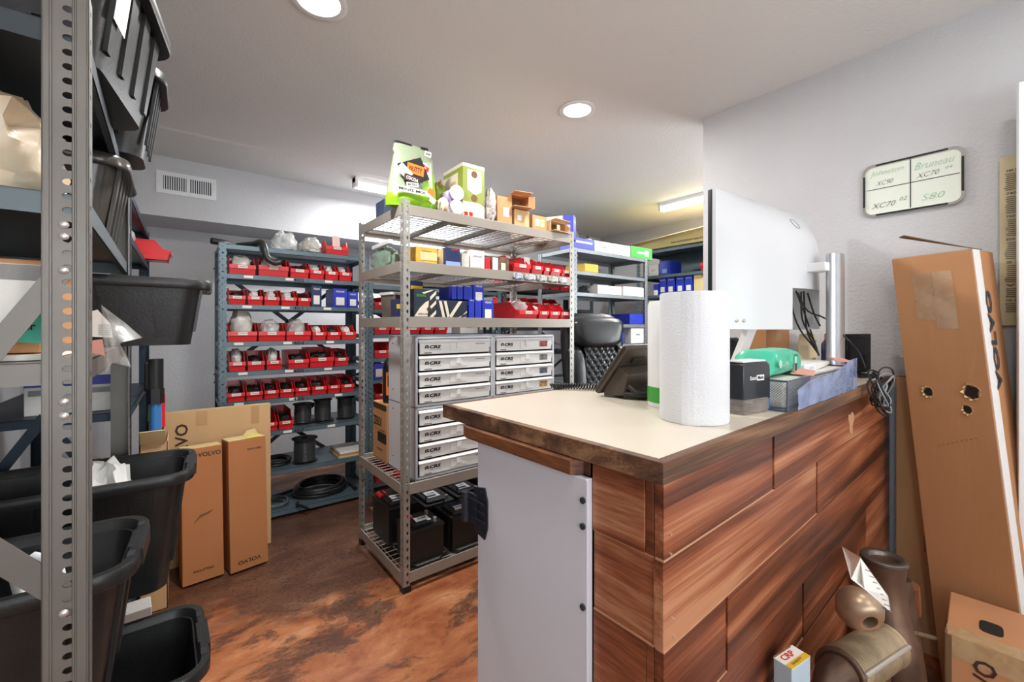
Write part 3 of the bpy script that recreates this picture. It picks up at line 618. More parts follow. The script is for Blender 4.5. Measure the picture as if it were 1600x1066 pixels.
# teal wipes packet
def bag(name, label, cat, loc, size, mat, seed=0, amp=.18, peak=0.0, group=None, parent=None, nu=26, nv=18, rz=0, sq=.6, freq=3.0):
    mb = MB(); sx, sy, sz = size; vs = []
    for j in range(nv+1):
        ph = math.pi*j/nv; c, s = math.cos(ph), math.sin(ph)
        for i in range(nu):
            a = 2*math.pi*i/nu
            ca, sa = math.cos(a), math.sin(a); k = lambda v: math.copysign(abs(v)**sq, v)
            d = Vector((k(ca)*s**.7, k(sa)*s**.7, k(c)))
            nn = noise.noise(Vector((d.x*freq+seed*7.1, d.y*freq, d.z*freq)))+.5*noise.noise(Vector((d.x*freq*2.3, d.y*freq*2.3+seed*3.3, d.z*freq*2.3)))+.35*abs(noise.noise(Vector((d.x*freq*5, d.y*freq*5, d.z*freq*5+seed))))
            f = 1+amp*nn; z = d.z*f
            if peak and d.z > .5: z += peak*(d.z-.5)*(1+1.2*noise.noise(Vector((a, seed, 0)))); f *= 1-.5*(d.z-.5)*peak
            vs.append((d.x*f*sx/2, d.y*f*sy/2, max(0, (z+1)/2)*sz))
    lo = [min(q[k] for q in vs) for k in range(3)]; hi = [max(q[k] for q in vs) for k in range(3)]
    vs = [((q[0]-(lo[0]+hi[0])/2)*sx/(hi[0]-lo[0]), (q[1]-(lo[1]+hi[1])/2)*sy/(hi[1]-lo[1]), (q[2]-lo[2])*sz/(hi[2]-lo[2])) for q in vs]
    mb.add(vs, [(j*nu+i, j*nu+(i+1) % nu, (j+1)*nu+(i+1) % nu, (j+1)*nu+i) for j in range(nv) for i in range(nu)][::-1])
    mb.f = [f[::-1] for f in mb.f]
    o = mb.build(name, mat, parent, smooth=50); o.location = loc; o.rotation_euler = (0, 0, rz)
    if parent is None: tag(o, label, cat, group)
    return o
m_teal = pm('teal_film', '#45b896', .28, bump=.7, bs=18, var=.08)
tp = T('wipes_packet', 'teal soft packet of wipes lying on the papers in the tray', 'packet', cpt(.70, .10, STZ-CZ+.001), R(4))
mb = MB(); loops = []
for i in range(25):
    u = i/24; x = (u-.5)*.25; k = min(1, math.sin(math.pi*min(max(u*1.0, .03), .97))*1.9); hh = .004+.062*min(1, k); ww = .055*(.75+.25*min(1, k)); l = []
    for j in range(18):
        a = 2*math.pi*j/18; s_ = 1+.05*noise.noise(Vector((u*8, a*1.5, 2)))
        l.append((x, ww*math.copysign(abs(math.cos(a))**.6, math.cos(a))*s_, hh/2+hh/2*math.copysign(abs(math.sin(a))**.75, math.sin(a))*s_ + .003))
    loops.append(l)
mb.loft(loops); mb.build('film_wrap', m_teal, tp, smooth=60)
mb = MB(); put_text(mb, 'CLEAN', .012, (-.06, -.0565, .036), (1, 0, 0), (0, 0, 1), 0, w=.05); mb.lathe([(.001, -.001), (.010, -.001), (.010, 0), (.001, 0)], c=(-.097, -.0565, .036), n=16, axis='y')
put_text(mb, 'WIPES', .007, (.035, -.0545, .052), (1, 0, 0), (0, 0, 1), 1, w=.03); card(mb, (.022, -.0570, .030), (1, 0, 0), (0, 0, 1), .018, .04, 0); card(mb, (.022, -.0576, .022), (1, 0, 0), (0, 0, 1), .016, .02, 1); mb.build('printed_label', [pm('pale_teal_print', '#a8dcc8', .4), m_dkst], tp)
# sticky notes
for i, (a_, b_, s_, lbl) in enumerate(((.755, .035, .075, 'pink sticky notes lying on the tray below the teal packet'), (1.16, .045, .07, 'pink paper corner sticking up at the end of the tray beside the cables'))):
    o = MB(); pk = pm('pink_paper', '#eba79a', .7)
    o.add([(-s_/2, -s_/3, 0), (s_/2, -s_/3, .006), (s_/2, s_/3, .012), (-s_/2, s_/3, .003), (-s_/2, -s_/3, .003), (s_/2, -s_/3, .009), (s_/2, s_/3, .015), (-s_/2, s_/3, .006)], [(3, 2, 1, 0), (4, 5, 6, 7), (0, 1, 5, 4), (1, 2, 6, 5), (2, 3, 7, 6), (3, 0, 4, 7)])
    o = o.build('sticky_note', pk); o.location = cpt(a_, b_, STZ-CZ+.002+(.0 if i == 0 else .012)); o.rotation_euler = (0, 0, R(15+i*20)); tag(o, lbl, 'paper')
# black pouch, brown box, round stickered package, small bottle
bag('black_pouch', 'crumpled black pouch under the left end of the white monitor', 'pouch', Vector((1.86, .90, CZ+.001)), (.19, .12, .16), pm('black_fabric', '#26272a', .6, bump=.5), 3, .25)
def carton(name, label, cat, x0, x1, y0, y1, z0, z1, mat, rz=0, lines=(), flap=True, tape=True, group=None, fmat=None, labx='-y', center=None):
    cx, cy = (x0+x1)/2, (y0+y1)/2; a, b, h = (x1-x0)/2, (y1-y0)/2, z1-z0
    t = T(name, label, cat, (cx, cy, z0), rz, group)
    MB().box(-a, a, -b, b, 0, h-.0012).build('body', mat, t, bev=min(.0015, h*.05))
    if flap:
        g = .0012
        if a > b: MB().box(-a+.001, a-.001, -b+.001, -g, h-.0011, h).box(-a+.001, a-.001, g, b-.001, h-.0011, h).build('top_flap', fmat or mat, t)
        else: MB().box(-a+.001, -g, -b+.001, b-.001, h-.0011, h).box(g, a-.001, -b+.001, b-.001, h-.0011, h).build('top_flap', fmat or mat, t)
    if tape: 
        m = MB(); tw_ = min(.024, a*.3)
        m.box(-tw_, tw_, -b-.0006, b+.0006, h+.0001, h+.0006).box(-tw_, tw_, -b-.0008, -b-.0003, h*.72, h+.0006).build('packing_tape', m_tape, t)
    if lines:
        by = {}
        for l in lines: by.setdefault(l[0], []).append(l[1:])
        for ax, ls in by.items():
            o = {'-y': (0, -b-.0004, h/2), '-x': (-a-.0004, 0, h/2), 'z': (0, 0, h+.0003), '+x': (a+.0004, 0, h/2)}[ax[:2] if ax != 'z' else 'z']
            lab(t, ax, o, 0, 0, None, ls)
    return t
carton('cardboard_box', 'brown cardboard box behind the hanging monitor cables', 'box', 2.00, 2.25, .80, .90, CZ+.001, CZ+.187, m_card)
p = Vector((1.92, .62, 0))
t = T('coffee_bag', 'cream packet with a round printed badge below the monitor cables', 'packet', (p.x, p.y, CZ), 0)
MB().prism([(-.038, 0), (.038, 0), (.040, .13), (.030, .172), (-.030, .172), (-.040, .13)], -.02, .02, 'y').build('bag_body', pm('cream_paper', '#d8c7a4', .6), t, bev=.006)
mb = MB(); put_text(mb, 'URBAN', .010, (0, -.0208, .145), (1, 0, 0), (0, 0, 1), 0, w=.05); put_text(mb, '*', .012, (0, -.0208, .127), (1, 0, 0), (0, 0, 1)); put_text(mb, 'COFFEE', .008, (0, -.0208, .078), (1, 0, 0), (0, 0, 1), 0, w=.04); mb.build('badge', m_blk, t)
p = Vector((2.085, .60, 0))
t = T('spray_bottle', 'small navy bottle with orange edge behind the monitor column', 'bottle', (p.x, p.y, CZ), 0)
MB().lathe([(.001, 0), (.022, 0), (.024, .005), (.024, .13), (.012, .15), (.001, .15)], n=20).build('bottle_body', m_navyb, t, smooth=40); MB().lathe([(.001, .150), (.013, .150), (.013, .172), (.001, .174)], n=16).build('cap', m_orange, t, smooth=40)
# small dark screen next to the wall
t = T('small_black_screen', 'small black flat screen standing at the wall end of the counter', 'screen', Vector((2.165, .525, CZ)), R(-14))
MB().box(-.085, .075, -.012, .012, .015, .172).build('screen_shell', pm('gloss_black', '#121317', .15), t, bev=.004); MB().box(-.078, .068, -.0135, -.012, .025, .164).build('glass', pm('screen_black', '#0a0c12', .05), t)
MB().box(-.06, .06, -.05, .05, 0, .01).box(-.015, .015, -.008, .008, .008, .04).build('stand', m_rub, t, bev=.002)
# ---------- curved white all in one monitor ----------
MX0 = W(1113, 400, y=.72).x; mw = .70; MT = 1.246+216*1.41/F; MBt = 1.238
mo = T('all_in_one_monitor', 'large white monitor seen from its bulging back on a silver column', 'monitor', (MX0, .72, 0), R(-3.5))
mb = MB(); nu, nv = 34, 20; H_ = MT-MBt; vs = []
def dep(u, v):  # u across 0..1, v up 0..1
    a = max(0, math.sin(math.pi*u))**.85; b = 1.0 if v < .55 else math.cos((v-.55)/.45*math.pi/2)**.75
    return .012+.138*a*b
def okc(u, v): return False
for j in range(nv+1):
    for i in range(nu+1):
        u, v = i/nu, j/nv; vs.append((u*mw, -dep(u, v), MBt+v*H_))
fs = [(j*(nu+1)+i, j*(nu+1)+i+1, (j+1)*(nu+1)+i+1, (j+1)*(nu+1)+i) for j in range(nv) for i in range(nu) if not (j < 6 and 12 <= i < 22)]
mb.add(vs, fs)
# closed rim, underside and port bay
base = len(vs)
bot = [(i/nu*mw, -dep(i/nu, 0), MBt) for i in range(nu+1)]; mb.add(bot+[(x, 0, MBt) for (x, y, z) in bot], [(i, nu+1+i, nu+2+i, i+1) for i in range(nu) if not 12 <= i < 22])
mb.add([(0, -dep(0, 0), MBt), (0, 0, MBt), (0, 0, MT), (0, -dep(0, 0), MT)], [(0, 3, 2, 1)]); mb.add([(mw, -dep(1, 0), MBt), (mw, 0, MBt), (mw, 0, MT), (mw, -dep(1, 0), MT)], [(0, 1, 2, 3)])
mb.add([(0, -.012, MT), (mw, -.012, MT), (mw, 0, MT), (0, 0, MT)], [(0, 1, 2, 3)])
u0, u1 = 12/nu, 22/nu; zc = MBt+6/nv*H_
mb.add([(u0*mw, -dep(u0, 0), MBt), (u0*mw, -.02, MBt), (u0*mw, -.02, zc), (u0*mw, -dep(u0, 0), zc), (u1*mw, -dep(u1, 0), MBt), (u1*mw, -.02, MBt), (u1*mw, -.02, zc), (u1*mw, -dep(u1, 0), zc)], [(0, 1, 2, 3), (4, 7, 6, 5), (1, 5, 6, 2)])
lp = [((12+i)/nu*mw, -dep((12+i)/nu, 6/nv)-.002, zc) for i in range(11)]
mb.add(lp+[(x, -.02, zc) for (x, y, z) in lp], [(i, i+1, 12+i, 11+i) for i in range(10)])
mb.build('back_shell', pm('white_monitor_plastic', '#d4d6d9', .3), mo, smooth=60)
MB().box(-.001, mw+.001, .0, .016, MBt-.002, MT+.001).build('dark_bezel', pm('bezel_black', '#1d262b', .3), mo, bev=.003)
MB().box(.008, mw-.008, .016, .0175, MBt+.006, MT-.008).build('glass', pm('screen_glass', '#0c0e12', .08), mo)
mb = MB(); cu, cv = .47, .80; zt_ = MBt+cv*H_; 
ring = []
for i in range(24): a_ = 2*math.pi*i/24; uu = cu+.028*math.cos(a_); vv = cv+.042*math.sin(a_); ring.append((uu*mw, -dep(uu, vv)-.001, MBt+vv*H_))
mb.tube(ring, .0008, 4, closed=True); mb.build('round_logo', m_grey, mo)
mb = MB()
for uu in (.075, .105): mb.cyl((uu*mw, -dep(uu, .1)-.0005, MBt+.028), (uu*mw, -dep(uu, .1)-.004, MBt+.028), .0055, n=16)
mb.build('lock_ports', m_zinc, mo, smooth=30)
ccx, ccy = .405, -.205
MB().box(.325, .385, -.205, -.140, 1.435, 1.465).build('stand_arm', m_white, mo, bev=.004)
pts = [(ccx+.050*math.cos(R(a_))*1.0, ccy+.022*math.sin(R(a_))) for a_ in range(0, 360, 15)]
MB().prism([(x, y) for x, y in pts], CZ+.008, 1.495, 'z').build('stand_column', pm('brushed_aluminium', '#c4c8cc', .28, .75), mo, smooth=40)
MB().prism([(ccx-.045, ccy-.03), (ccx+.07, ccy-.03), (ccx+.07, ccy+.20), (ccx-.045, ccy+.20)], CZ+.001, CZ+.009, 'z').build('stand_base', pm('brushed_aluminium', '#c4c8cc'), mo, bev=.003)
MB().prism([(-.02, 1.248), (.0, 1.248), (.08, CZ+.002), (.055, CZ+.002)], .20, .26, 'x').build('rear_prop', m_white, mo, bev=.002)
# cables under the monitor
mo_inv = (Matrix.Translation(mo.location) @ Matrix.Rotation(R(-3.5), 4, 'Z')).inverted()
def wpt(px, py, y): v = W(px, py, y=y); return v
for i, pl in enumerate([[(1236, 455), (1240, 490), (1252, 518), (1268, 538), (1278, 552)], [(1244, 455), (1256, 486), (1266, 515), (1277, 546)], [(1256, 455), (1258, 490), (1262, 520), (1274, 545)], [(1262, 458), (1272, 490), (1282, 510)], [(1247, 458), (1262, 486), (1290, 498), (1320, 526), (1342, 550), (1352, 575)], [(1252, 456), (1254, 500), (1270, 530), (1280, 556)]]):
    yy = .60-.008*i
    v = [W(a_, b_, y=yy-(.16*max(0, (a_-1262))/90)) for a_, b_ in pl]
    o = []
    for k in range(len(v)-1):
        for q_ in range(4):
            tt = q_/4; p0 = v[max(k-1, 0)]; p1_ = v[k]; p2_ = v[k+1]; p3 = v[min(k+2, len(v)-1)]
            o.append(.5*((2*p1_)+(p2_-p0)*tt+(2*p0-5*p1_+4*p2_-p3)*tt*tt+(3*p1_-p0-3*p2_+p3)*tt**3))
    o.append(v[-1]); MB().tube([mo_inv @ q_ for q_ in o], .0028, 6).build('cable', m_rub, mo, smooth=60)
# tangle of cables over the counter edge
tg = T('cable_tangle', 'tangled bundle of thin black cables hanging over the wall end of the counter', 'cables', (0, 0, 0))
c = W(1362, 610, y=.40)
for k in range(11):
    pts = []; ph = random.uniform(0, 6); rx = random.uniform(.030, .062); rz_ = random.uniform(.03, .072); tl = random.uniform(-.6, .6); oy = random.uniform(-.03, .012); oz = random.uniform(-.02, .015)
    for i in range(28):
        a_ = 2*math.pi*i/28; x = rx*math.cos(a_); z_ = rz_*math.sin(a_)
        pts.append((c.x+x*math.cos(tl)-z_*math.sin(tl), c.y-.02+oy+.012*math.sin(2*a_+ph), c.z+oz+x*math.sin(tl)+z_*math.cos(tl)))
    MB().tube(pts, .0026, 6, closed=True).build('cable', m_rub if k % 4 else m_grey, tg, smooth=60)
# ---------- bins ----------
_bins = {}
m_redin = m_red
def make_bin(w, d, h):
    key = (round(w, 3), round(d, 3), round(h, 3))
    if key in _bins: return _bins[key]
    t = .0035; lip = h*.50; fr = -.012; mb = MB()
    side = [(0, 0), (d-.01, 0), (d, h), (d*.26, h), (d*.10, h*.60), (fr+.002, lip)]
    mb.prism(side, -w/2, -w/2+t); mb.prism(side, w/2-t, w/2)
    mb.box(-w/2, w/2, 0, d-.01, 0, t); mb.prism([(d-.01-t, 0), (d-.01, 0), (d, h), (d-t, h)], -w/2, w/2)
    mb.prism([(0, 0), (t, 0), (fr+t, lip), (fr, lip)], -w/2, w/2)
    mb.box(-w/2-.002, w/2+.002, fr-.004, fr+.001, lip*.62, lip*1.04)      # ledge for the label
    mb.box(-w/2-.003, -w/2+t, d*.26, d, h-.006, h); mb.box(w/2-t, w/2+.003, d*.26, d, h-.006, h)
    mb.prism([(.004, h*.30), (d-.014, h*.30), (d-.014, h*.34), (.0, h*.34)], -w/2-.0015, -w/2+.001); mb.prism([(.004, h*.30), (d-.014, h*.30), (d-.014, h*.34), (.0, h*.34)], w/2-.001, w/2+.0015)
    o = mb.build('plastic_bin', m_red)
    C.objects.unlink(o); cd = MB(); card(cd, (0, fr-.0044, lip*.83), (1, 0, 0), (0, 0, 1), min(w*.55, .05), lip*.30, 0); card(cd, (0, fr-.005, lip*.83), (1, 0, 0), (0, 0, 1), min(w*.42, .04), lip*.04, 1)
    c = cd.build('label_card', [m_paper, m_blk]); C.objects.unlink(c)
    _bins[key] = (o, c); return _bins[key]
def bin_(loc, w, d, h, rz, label, group, card_=True, tilt=0):
    o, c = make_bin(w, d, h); n = o.copy(); C.objects.link(n); n.location = loc; n.rotation_euler = (tilt, 0, rz); tag(n, label, 'parts bin', group)
    if card_: k = c.copy(); C.objects.link(k); k.parent = n
    return n
def fill(kind, loc, w, d, h, label, rz=0, group=None):
    """loose contents of a bin as their own thing"""
    n = len(C.objects)
    if kind == 'bag': return bag('parts_bag', label, 'plastic bag', (loc[0], loc[1]+d*.42, loc[2]+.006), (w*.80, d*.60, h*1.15), m_bag2 if random.random() < .6 else m_bag, n, .2, .5, group)
    if kind == 'tall': return bag('parts_bag', label, 'plastic bag', (loc[0], loc[1]+d*.42, loc[2]+.006), (w*.86, d*.6, h*1.75), m_bag2, n, .22, .7, group)
    if kind == 'paper': return bag('wrapped_part', label, 'parts', (loc[0], loc[1]+d*.42, loc[2]+.006), (w*.7, d*.6, h*.85), m_paper, n, .3, .2, group)
    o = bag('loose_fittings', label, 'parts', (loc[0], loc[1]+d*.45, loc[2]+.006), (w*.82, d*.66, h*.72), m_parts, n, .3, 0, group, freq=5)
    return o
def row(prefix, y, z, px, d, h, kinds, group):
    for i, (a, b) in enumerate(px):
        x0, x1 = X(a, y), X(b, y); w = x1-x0-.012; x = (x0+x1)/2; hh = h*(1.0 if w < .14 else 1.12)
        lb = '%s bin from the left %s' % (ORD[i], prefix)
        bin_((x, y+.021, z+.0005), w, d, hh, R(random.uniform(-.4, .4)), 'red plastic '+lb, group)
        k = kinds[i]
        if k == '-': continue
        nm = {'b': ('bag', 'clear bag of parts in the %s'), 't': ('tall', 'tall bunched clear bag in the %s'), 'p': ('paper', 'white wrapped part in the %s'), 'd': ('dark', 'dark metal fittings in the %s')}[k]
        fill(nm[0], (x, y+.021, z+.004), w, d-.01, hh, nm[1] % lb.replace(' from the left', ''))
G = 'red bins on the slate shelving'
row('on the second shelf of the slate shelving', AY, 1.572, [(357, 401), (403, 452), (453, 484), (484, 508), (508, 530), (530, 551)], .27, .115, 'bbdppp', G)
row('on the third shelf of the slate shelving', AY, 1.385, [(356, 385), (386, 412), (412, 438), (439, 465), (465, 487)], .27, .105, 'dpppd', G)
row('on the fourth shelf of the slate shelving', AY, 1.155, [(355, 403), (403, 447), (447, 487), (488, 511), (511, 534), (534, 558)], .27, .105, 'tbbpdp', G)
row('on the fifth shelf of the slate shelving', AY, .97, [(357, 385), (386, 415), (416, 442), (450, 484), (484, 523), (523, 546)], .27, .115, 'bdbddd', G)
row('on the sixth shelf of the slate shelving', AY, .784, [(354, 384), (384, 412), (412, 437), (437, 461), (461, 486), (487, 512), (512, 533), (533, 555)], .27, .105, 'dddddd-d', G)
row('on the seventh shelf of the slate shelving', AY, .575, [(408, 435), (435, 460)], .33, .11, '-d', G)
# top of the slate shelving
p = W(525, 398, y=AY+.06)
bin_((p.x, AY+.03, 1.7545), .145, .26, .105, R(-6), 'red plastic bin holding a white card on top of the slate shelving', G)
o = MB().box(-.025, .025, -.001, .001, 0, .15).build('white_card', m_paper); o.location = (p.x+.02, AY+.12, 1.764); o.rotation_euler = (R(-12), 0, R(-6)); tag(o, 'white card leaning in the red bin atop the slate shelving', 'card')
bag('parts_bag', 'large clear bag bunched on top of the slate shelving behind the bent hose', 'plastic bag', (X(446, AY+.17), AY+.24, 1.7545), (.16, .20, .17), m_bag, 11, .3, .6)
bag('parts_bag', 'clear bag slumped on top of the slate shelving beside the topmost red bin', 'plastic bag', (X(484, AY+.12), AY+.12, 1.7545), (.13, .22, .12), m_bag2, 17, .3, .5)
def hose(name, label, pts, r, mat, par=None, sub=5, cat='hose', closed=False):
    v = [Vector(q) for q in pts]; o = []
    for k in range(len(v)-1):
        for q_ in range(sub):
            tt = q_/sub; p0 = v[max(k-1, 0)]; p1_ = v[k]; p2_ = v[k+1]; p3 = v[min(k+2, len(v)-1)]
            o.append(.5*((2*p1_)+(p2_-p0)*tt+(2*p0-5*p1_+4*p2_-p3)*tt*tt+(3*p1_-p0-3*p2_+p3)*tt**3))
    o.append(v[-1]); ob = MB().tube(o, r, 12).build(name, mat, par, smooth=60)
    if par is None: tag(ob, label, cat)
    return ob
yh = AY-.02
hose('radiator_hose', 'thick bent black radiator hose hanging over the top edge of the slate shelving', [Vector((X(372, AY+.2), AY+.2, 1.777)), Vector((X(395, AY+.10), AY+.10, 1.78)), Vector((X(408, AY), AY+.005, 1.782)), W(413, 388, y=AY-.03), W(417, 402, y=AY-.032), W(428, 410, y=AY-.034), W(438, 409, y=AY-.034)], .021, pm('olive_black_rubber', '#2d332c', .35))
hose('radiator_hose', 'short black hose end poking out past the left post of the slate shelving', [Vector((X(330, AY+.1), AY+.10, 1.776)), Vector((X(345, AY+.13), AY+.12, 1.776)), Vector((X(358, AY+.14), AY+.16, 1.776))], .020, m_rub)
# shelf number cards
mb = None
for z, s in zip(LA[1:-1], ['', '407', '406', '405', '404', '401', '402']):
    if not s: continue
    x = X(470, AY); h_ = .020
    m_ = MB(); put_text(m_, s+' -', h_, (x-AX0, -.0004, z-.015), (1, 0, 0), (0, 0, 1), 0, w=.095); m_.build('shelf_number', m_blk, A)
    for q in (380, 452, 520): card(MB(), (X(q+random.uniform(-9, 9), AY)-AX0, -.0004, z-.014), (1, 0, 0), (0, 0, 1), .05, .016, 0).build('shelf_label', m_paper, A)
# blue boxes on the third shelf
def minibox(label, x0, x1, y, dep_, z, h, mat, lines=None, name='parts_box', group=None, ax='-y', rz=0, cat='box'):
    w2, a = (x1-x0)/2, (x0+x1)/2
    t = T(name, label, cat, (a, y+dep_/2, z), rz, group)
    MB().box(-w2, w2, -dep_/2, dep_/2, 0, h).build('body', mat, t, bev=.0015)
    MB().box(-w2+.001, w2-.001, -dep_/2+.001, -.001, h, h+.0008).box(-w2+.001, w2-.001, .001, dep_/2-.001, h, h+.0008).build('top_flap', mat, t)
    if lines: lab(t, '-y', (0, -dep_/2-.0004, h/2), 0, 0, None, lines)
    return t
def whitelab(w, h, s='VOLVO', dz=0):
    return [('#', 0, -h*.18+dz, h*.42, m_paper, w*.6), (s, 0, h*.34+dz, h*.10, m_paper, w*.6), ('204 507', 0, -h*.12+dz, h*.08, m_blk, w*.42), ('SERVICE', 0, -h*.26+dz, h*.06, m_blk, w*.4)]
for (a, b, top, lb) in ((487, 503, 446, 'tallest dark blue box on the third shelf of the slate shelving'), (521, 543, 451, 'wide blue box with white flap on the third shelf of the slate shelving'), (544, 560, 456, 'blue box at the right post on the third shelf of the slate shelving')):
    x0, x1 = X(a, AY+.01), X(b, AY+.01); h = W((a+b)/2, top, y=AY+.01).z-1.386
    minibox(lb, x0, x1, AY+.02, .20, 1.3855, h, m_blue if a != 487 else m_navyb, whitelab(x1-x0, h))
# spools and coils
def spool(label, x, y, z, r, h, grp=None):
    t = T('cable_spool', label, 'cable spool', (x, y, z), 0, grp)
    for q in (0, h-.006): MB().lathe([(.02, q), (r, q), (r, q+.005), (.02, q+.005), (.02, q)], n=36).build('flange', m_rub, t, smooth=30)
    n = int((h-.016)/.0085); pr = [(r*.45, .006)]
    for i in range(n):
        zz = .010+i*.0085
        for k in range(5): a_ = -math.pi/2+math.pi*k/4; pr.append((r*.80-(.004*abs(i-n/2)/n)+.0042*math.cos(a_), zz+.0042+.0042*math.sin(a_)))
    pr.append((r*.45, h-.007)); MB().lathe(pr, n=36).build('wound_cable', pm('wound_cable_rubber', '#3a3b3c', .3), t, smooth=60)
for (px_, lb) in ((470, 'black cable spool nearest the bins on the seventh shelf of the slate shelving'), (501, 'middle black cable spool with a loose turn on the seventh slate shelf'), (536, 'rightmost black cable spool, hose tightly wound, on the seventh slate shelf')):
    spool(lb, X(px_+3, AY+.13), AY+.13, .5755, .064, .155 if px_ != 470 else .14)
MB_ = MB().tube([(.070*math.cos(a/20*6.28), .090*math.sin(a/20*6.28), .006) for a in range(20)], .005, 6, closed=True)
o = MB_.build('loose_cable', m_rub, smooth=60); o.location = (X(504, AY+.13), AY+.13, .5758); tag(o, 'loose turn of black cable around the foot of the middle spool', 'cable')
spool('black cable spool standing alone on the eighth shelf of the slate shelving', X(476, AY+.11), AY+.11, .3155, .082, .165)
def coil(name, label, x, y, z, rx, ry, r, n, mat, tilt=0, turns_jit=.012, stack=.8):
    t = T(name, label, 'hose coil', (x, y, z), 0)
    for k in range(n):
        ex = random.uniform(-turns_jit, turns_jit); ox = random.uniform(-turns_jit, turns_jit)
        pts = [((rx+ex)*math.cos(a)+ox, (ry+ex)*math.sin(a), r*1.02+k*r*stack*2*.5+abs(math.sin(a*.5+k))*r*.5) for a in [2*math.pi*i/40 for i in range(40)]]
        MB().tube(pts, r, 9, closed=True).build('hose_turn', mat, t, smooth=60)
    return t
coil('coiled_hose', 'big loose coil of black hose on the bottom shelf of the slate shelving', X(500, AY+.2), AY+.20, .051, .16, .14, .0135, 5, m_rub)
coil('coiled_hose', 'small coil of grey striped hose on the bottom slate shelf beside the cartons', X(424, AY+.12), AY+.13, .051, .085, .08, .006, 5, pm('grey_hose', '#585c60', .3))
coil('coiled_hose', 'flat black cable coil on the eighth slate shelf left of the spool', X(432, AY+.15), AY+.17, .316, .09, .10, .008, 4, m_rub)
hose('rubber_hose', 'black hose end trailing over the front lip of the bottom slate shelf', [(X(462, AY+.1), AY+.04, .066), (X(464, AY), AY+.0, .068), (X(470, AY-.02), AY-.03, .066), (X(480, AY-.05), AY-.07, .052)], .009, m_rub)
hose('rubber_hose', 'straight black hose lying on the bottom slate shelf left of the big coil', [(X(424, AY+.3), AY+.25, .066), (X(440, AY+.3), AY+.27, .066), (X(457, AY+.3), AY+.30, .067)], .013, m_rub)
hose('rubber_hose', 'short dark hose piece at the right end of the bottom slate shelf', [(X(546, AY+.22), AY+.22, .065), (X(556, AY+.06), AY+.06, .065)], .013, m_rub)
for k, (c_, lb) in enumerate(((m_card3, 'thin manila board lying undermost on the eighth slate shelf'), (m_card, 'brown board between two others on the eighth slate shelf'), (m_paper, 'white board topmost of the pile on the eighth slate shelf'))):
    o = MB().box(-.085, .085, -.12, .12, 0, .012).box(-.08, .08, -.115, .115, .012, .013).build('flat_board', c_, bev=.001); o.location = (X(542, AY+.13)+.004*k, AY+.15, .3155+k*.0138); tag(o, lb, 'board')
# ---------- second slate unit ----------
BY = AY+.05
def brow(prefix, z, xs, w, d, h, G_, start=0):
    for i, x in enumerate(xs): bin_((x, BY+.021, z+.0005), w-.008, d, h, 0, 'red plastic %s bin %s' % (ORD[i], prefix), G_)
GB = 'red bins glimpsed through the silver rack'
brow('from the left on the topmost bin row behind the silver rack', 1.38, [BX0+.11+.115*i for i in range(2)]+[BX0+.45+.125*i for i in range(5)], .105, .25, .10, GB)
brow('from the left hanging just below the silver beam above the drawers', 1.19, [BX0+.115+.125*i for i in range(5)], .118, .25, .10, GB)
brow('from the left behind the oil jug', 1.01, [BX0+.115+.13*i for i in range(4)], .12, .25, .115, GB)
bin_((BX0+.12, BY+.021, .6905), .11, .25, .10, 0, 'red plastic bin seen between the silver posts below the blue and white box', GB)
bin_((BX0+.17, BY+.021, .0705), .20, .28, .13, 0, 'red plastic bin alone on the lowest shelf beyond the silver rack', GB)
minibox('blue and white box with red edge on the shelving behind the black jug', BX0+.055, BX0+.15, BY+.02, .15, .8505, .115, m_blue, [('#', .0, -.01, .06, m_paper, .07), ('#', .042, 0, .11, m_red, .010)])
minibox('small white box beside the tallest bins on the far slate shelving', BX0+.80, BX0+.98, BY+.02, .15, 1.1905, .11, m_paper, [('VIDA', 0, 0, .02, m_grey)])
for i in range(3): minibox(['light', 'grey', 'teal'][i]+' small carton near the cross braced end of the far shelving', BX0+.99+.07*i-.0, BX0+1.04+.07*i, BY+.02, .1, 1.1905, .09, [m_grey, m_dkst, m_slate][i], [('#', 0, 0, .03, m_paper, .03)])
fill('dark', (BX0+.60, BY+.03, 1.563), .3, .2, .07, 'dark jumble of fittings on the top of the shelving beyond the silver rack')
# B2 (behind the chair)
for j, (z, n_, s) in enumerate(((1.24, 7, 'lowest'), (1.43, 5, 'middle'), (1.62, 7, 'upper'))):
    for i in range(n_): bin_((BX0+1.24+.13+.135*i, BY+.021, z+.0005), .115, .25, .10, 0, 'red plastic %s bin in the %s row glimpsed behind the office chair shelving' % (ORD[i], s), 'red bins behind the chair')
# ---------- chair side grey unit ----------
def onC(px0, px1, top, z, mat, label, lines=None, dep_=.2, name='parts_box', y=None, cat='box'):
    y = y or CY+.012; x0, x1 = X(px0, y), X(px1, y); h = W((px0+px1)/2, top, y=y).z-z
    return minibox(label, x0, x1, y, dep_, z+.0005, h, mat, lines, name, cat=cat)
zt = 1.866
onC(897, 928, 373, zt, m_blue, 'long blue box with white stripe at the left end on top of the grey shelving', [('#', 0, .012, .016, m_paper, .19)], .16)
onC(929, 957, 378, zt, m_paper, 'white carton second along the top of the grey shelving behind the chair', [('R134A', 0, .0, .02, m_grey)], .18)
onC(958, 985, 383, zt, m_paper, 'white carton third along the top of the grey shelving behind the chair', [('HEPA', 0, .0, .02, m_grey)], .18)
onC(986, 1019, 387, zt, m_green, 'green and white carton at the right end on top of the grey shelving', [('#', .07, .0, .05, m_paper, .06), ('GREEN', -.02, 0, .02, m_paper, .1)], .18)
p = W(918, 376, y=CY+.28)
t = T('white_jug', 'white plastic jug with black cap on top of the grey shelving', 'jug', (p.x, CY+.30, zt+.0005))
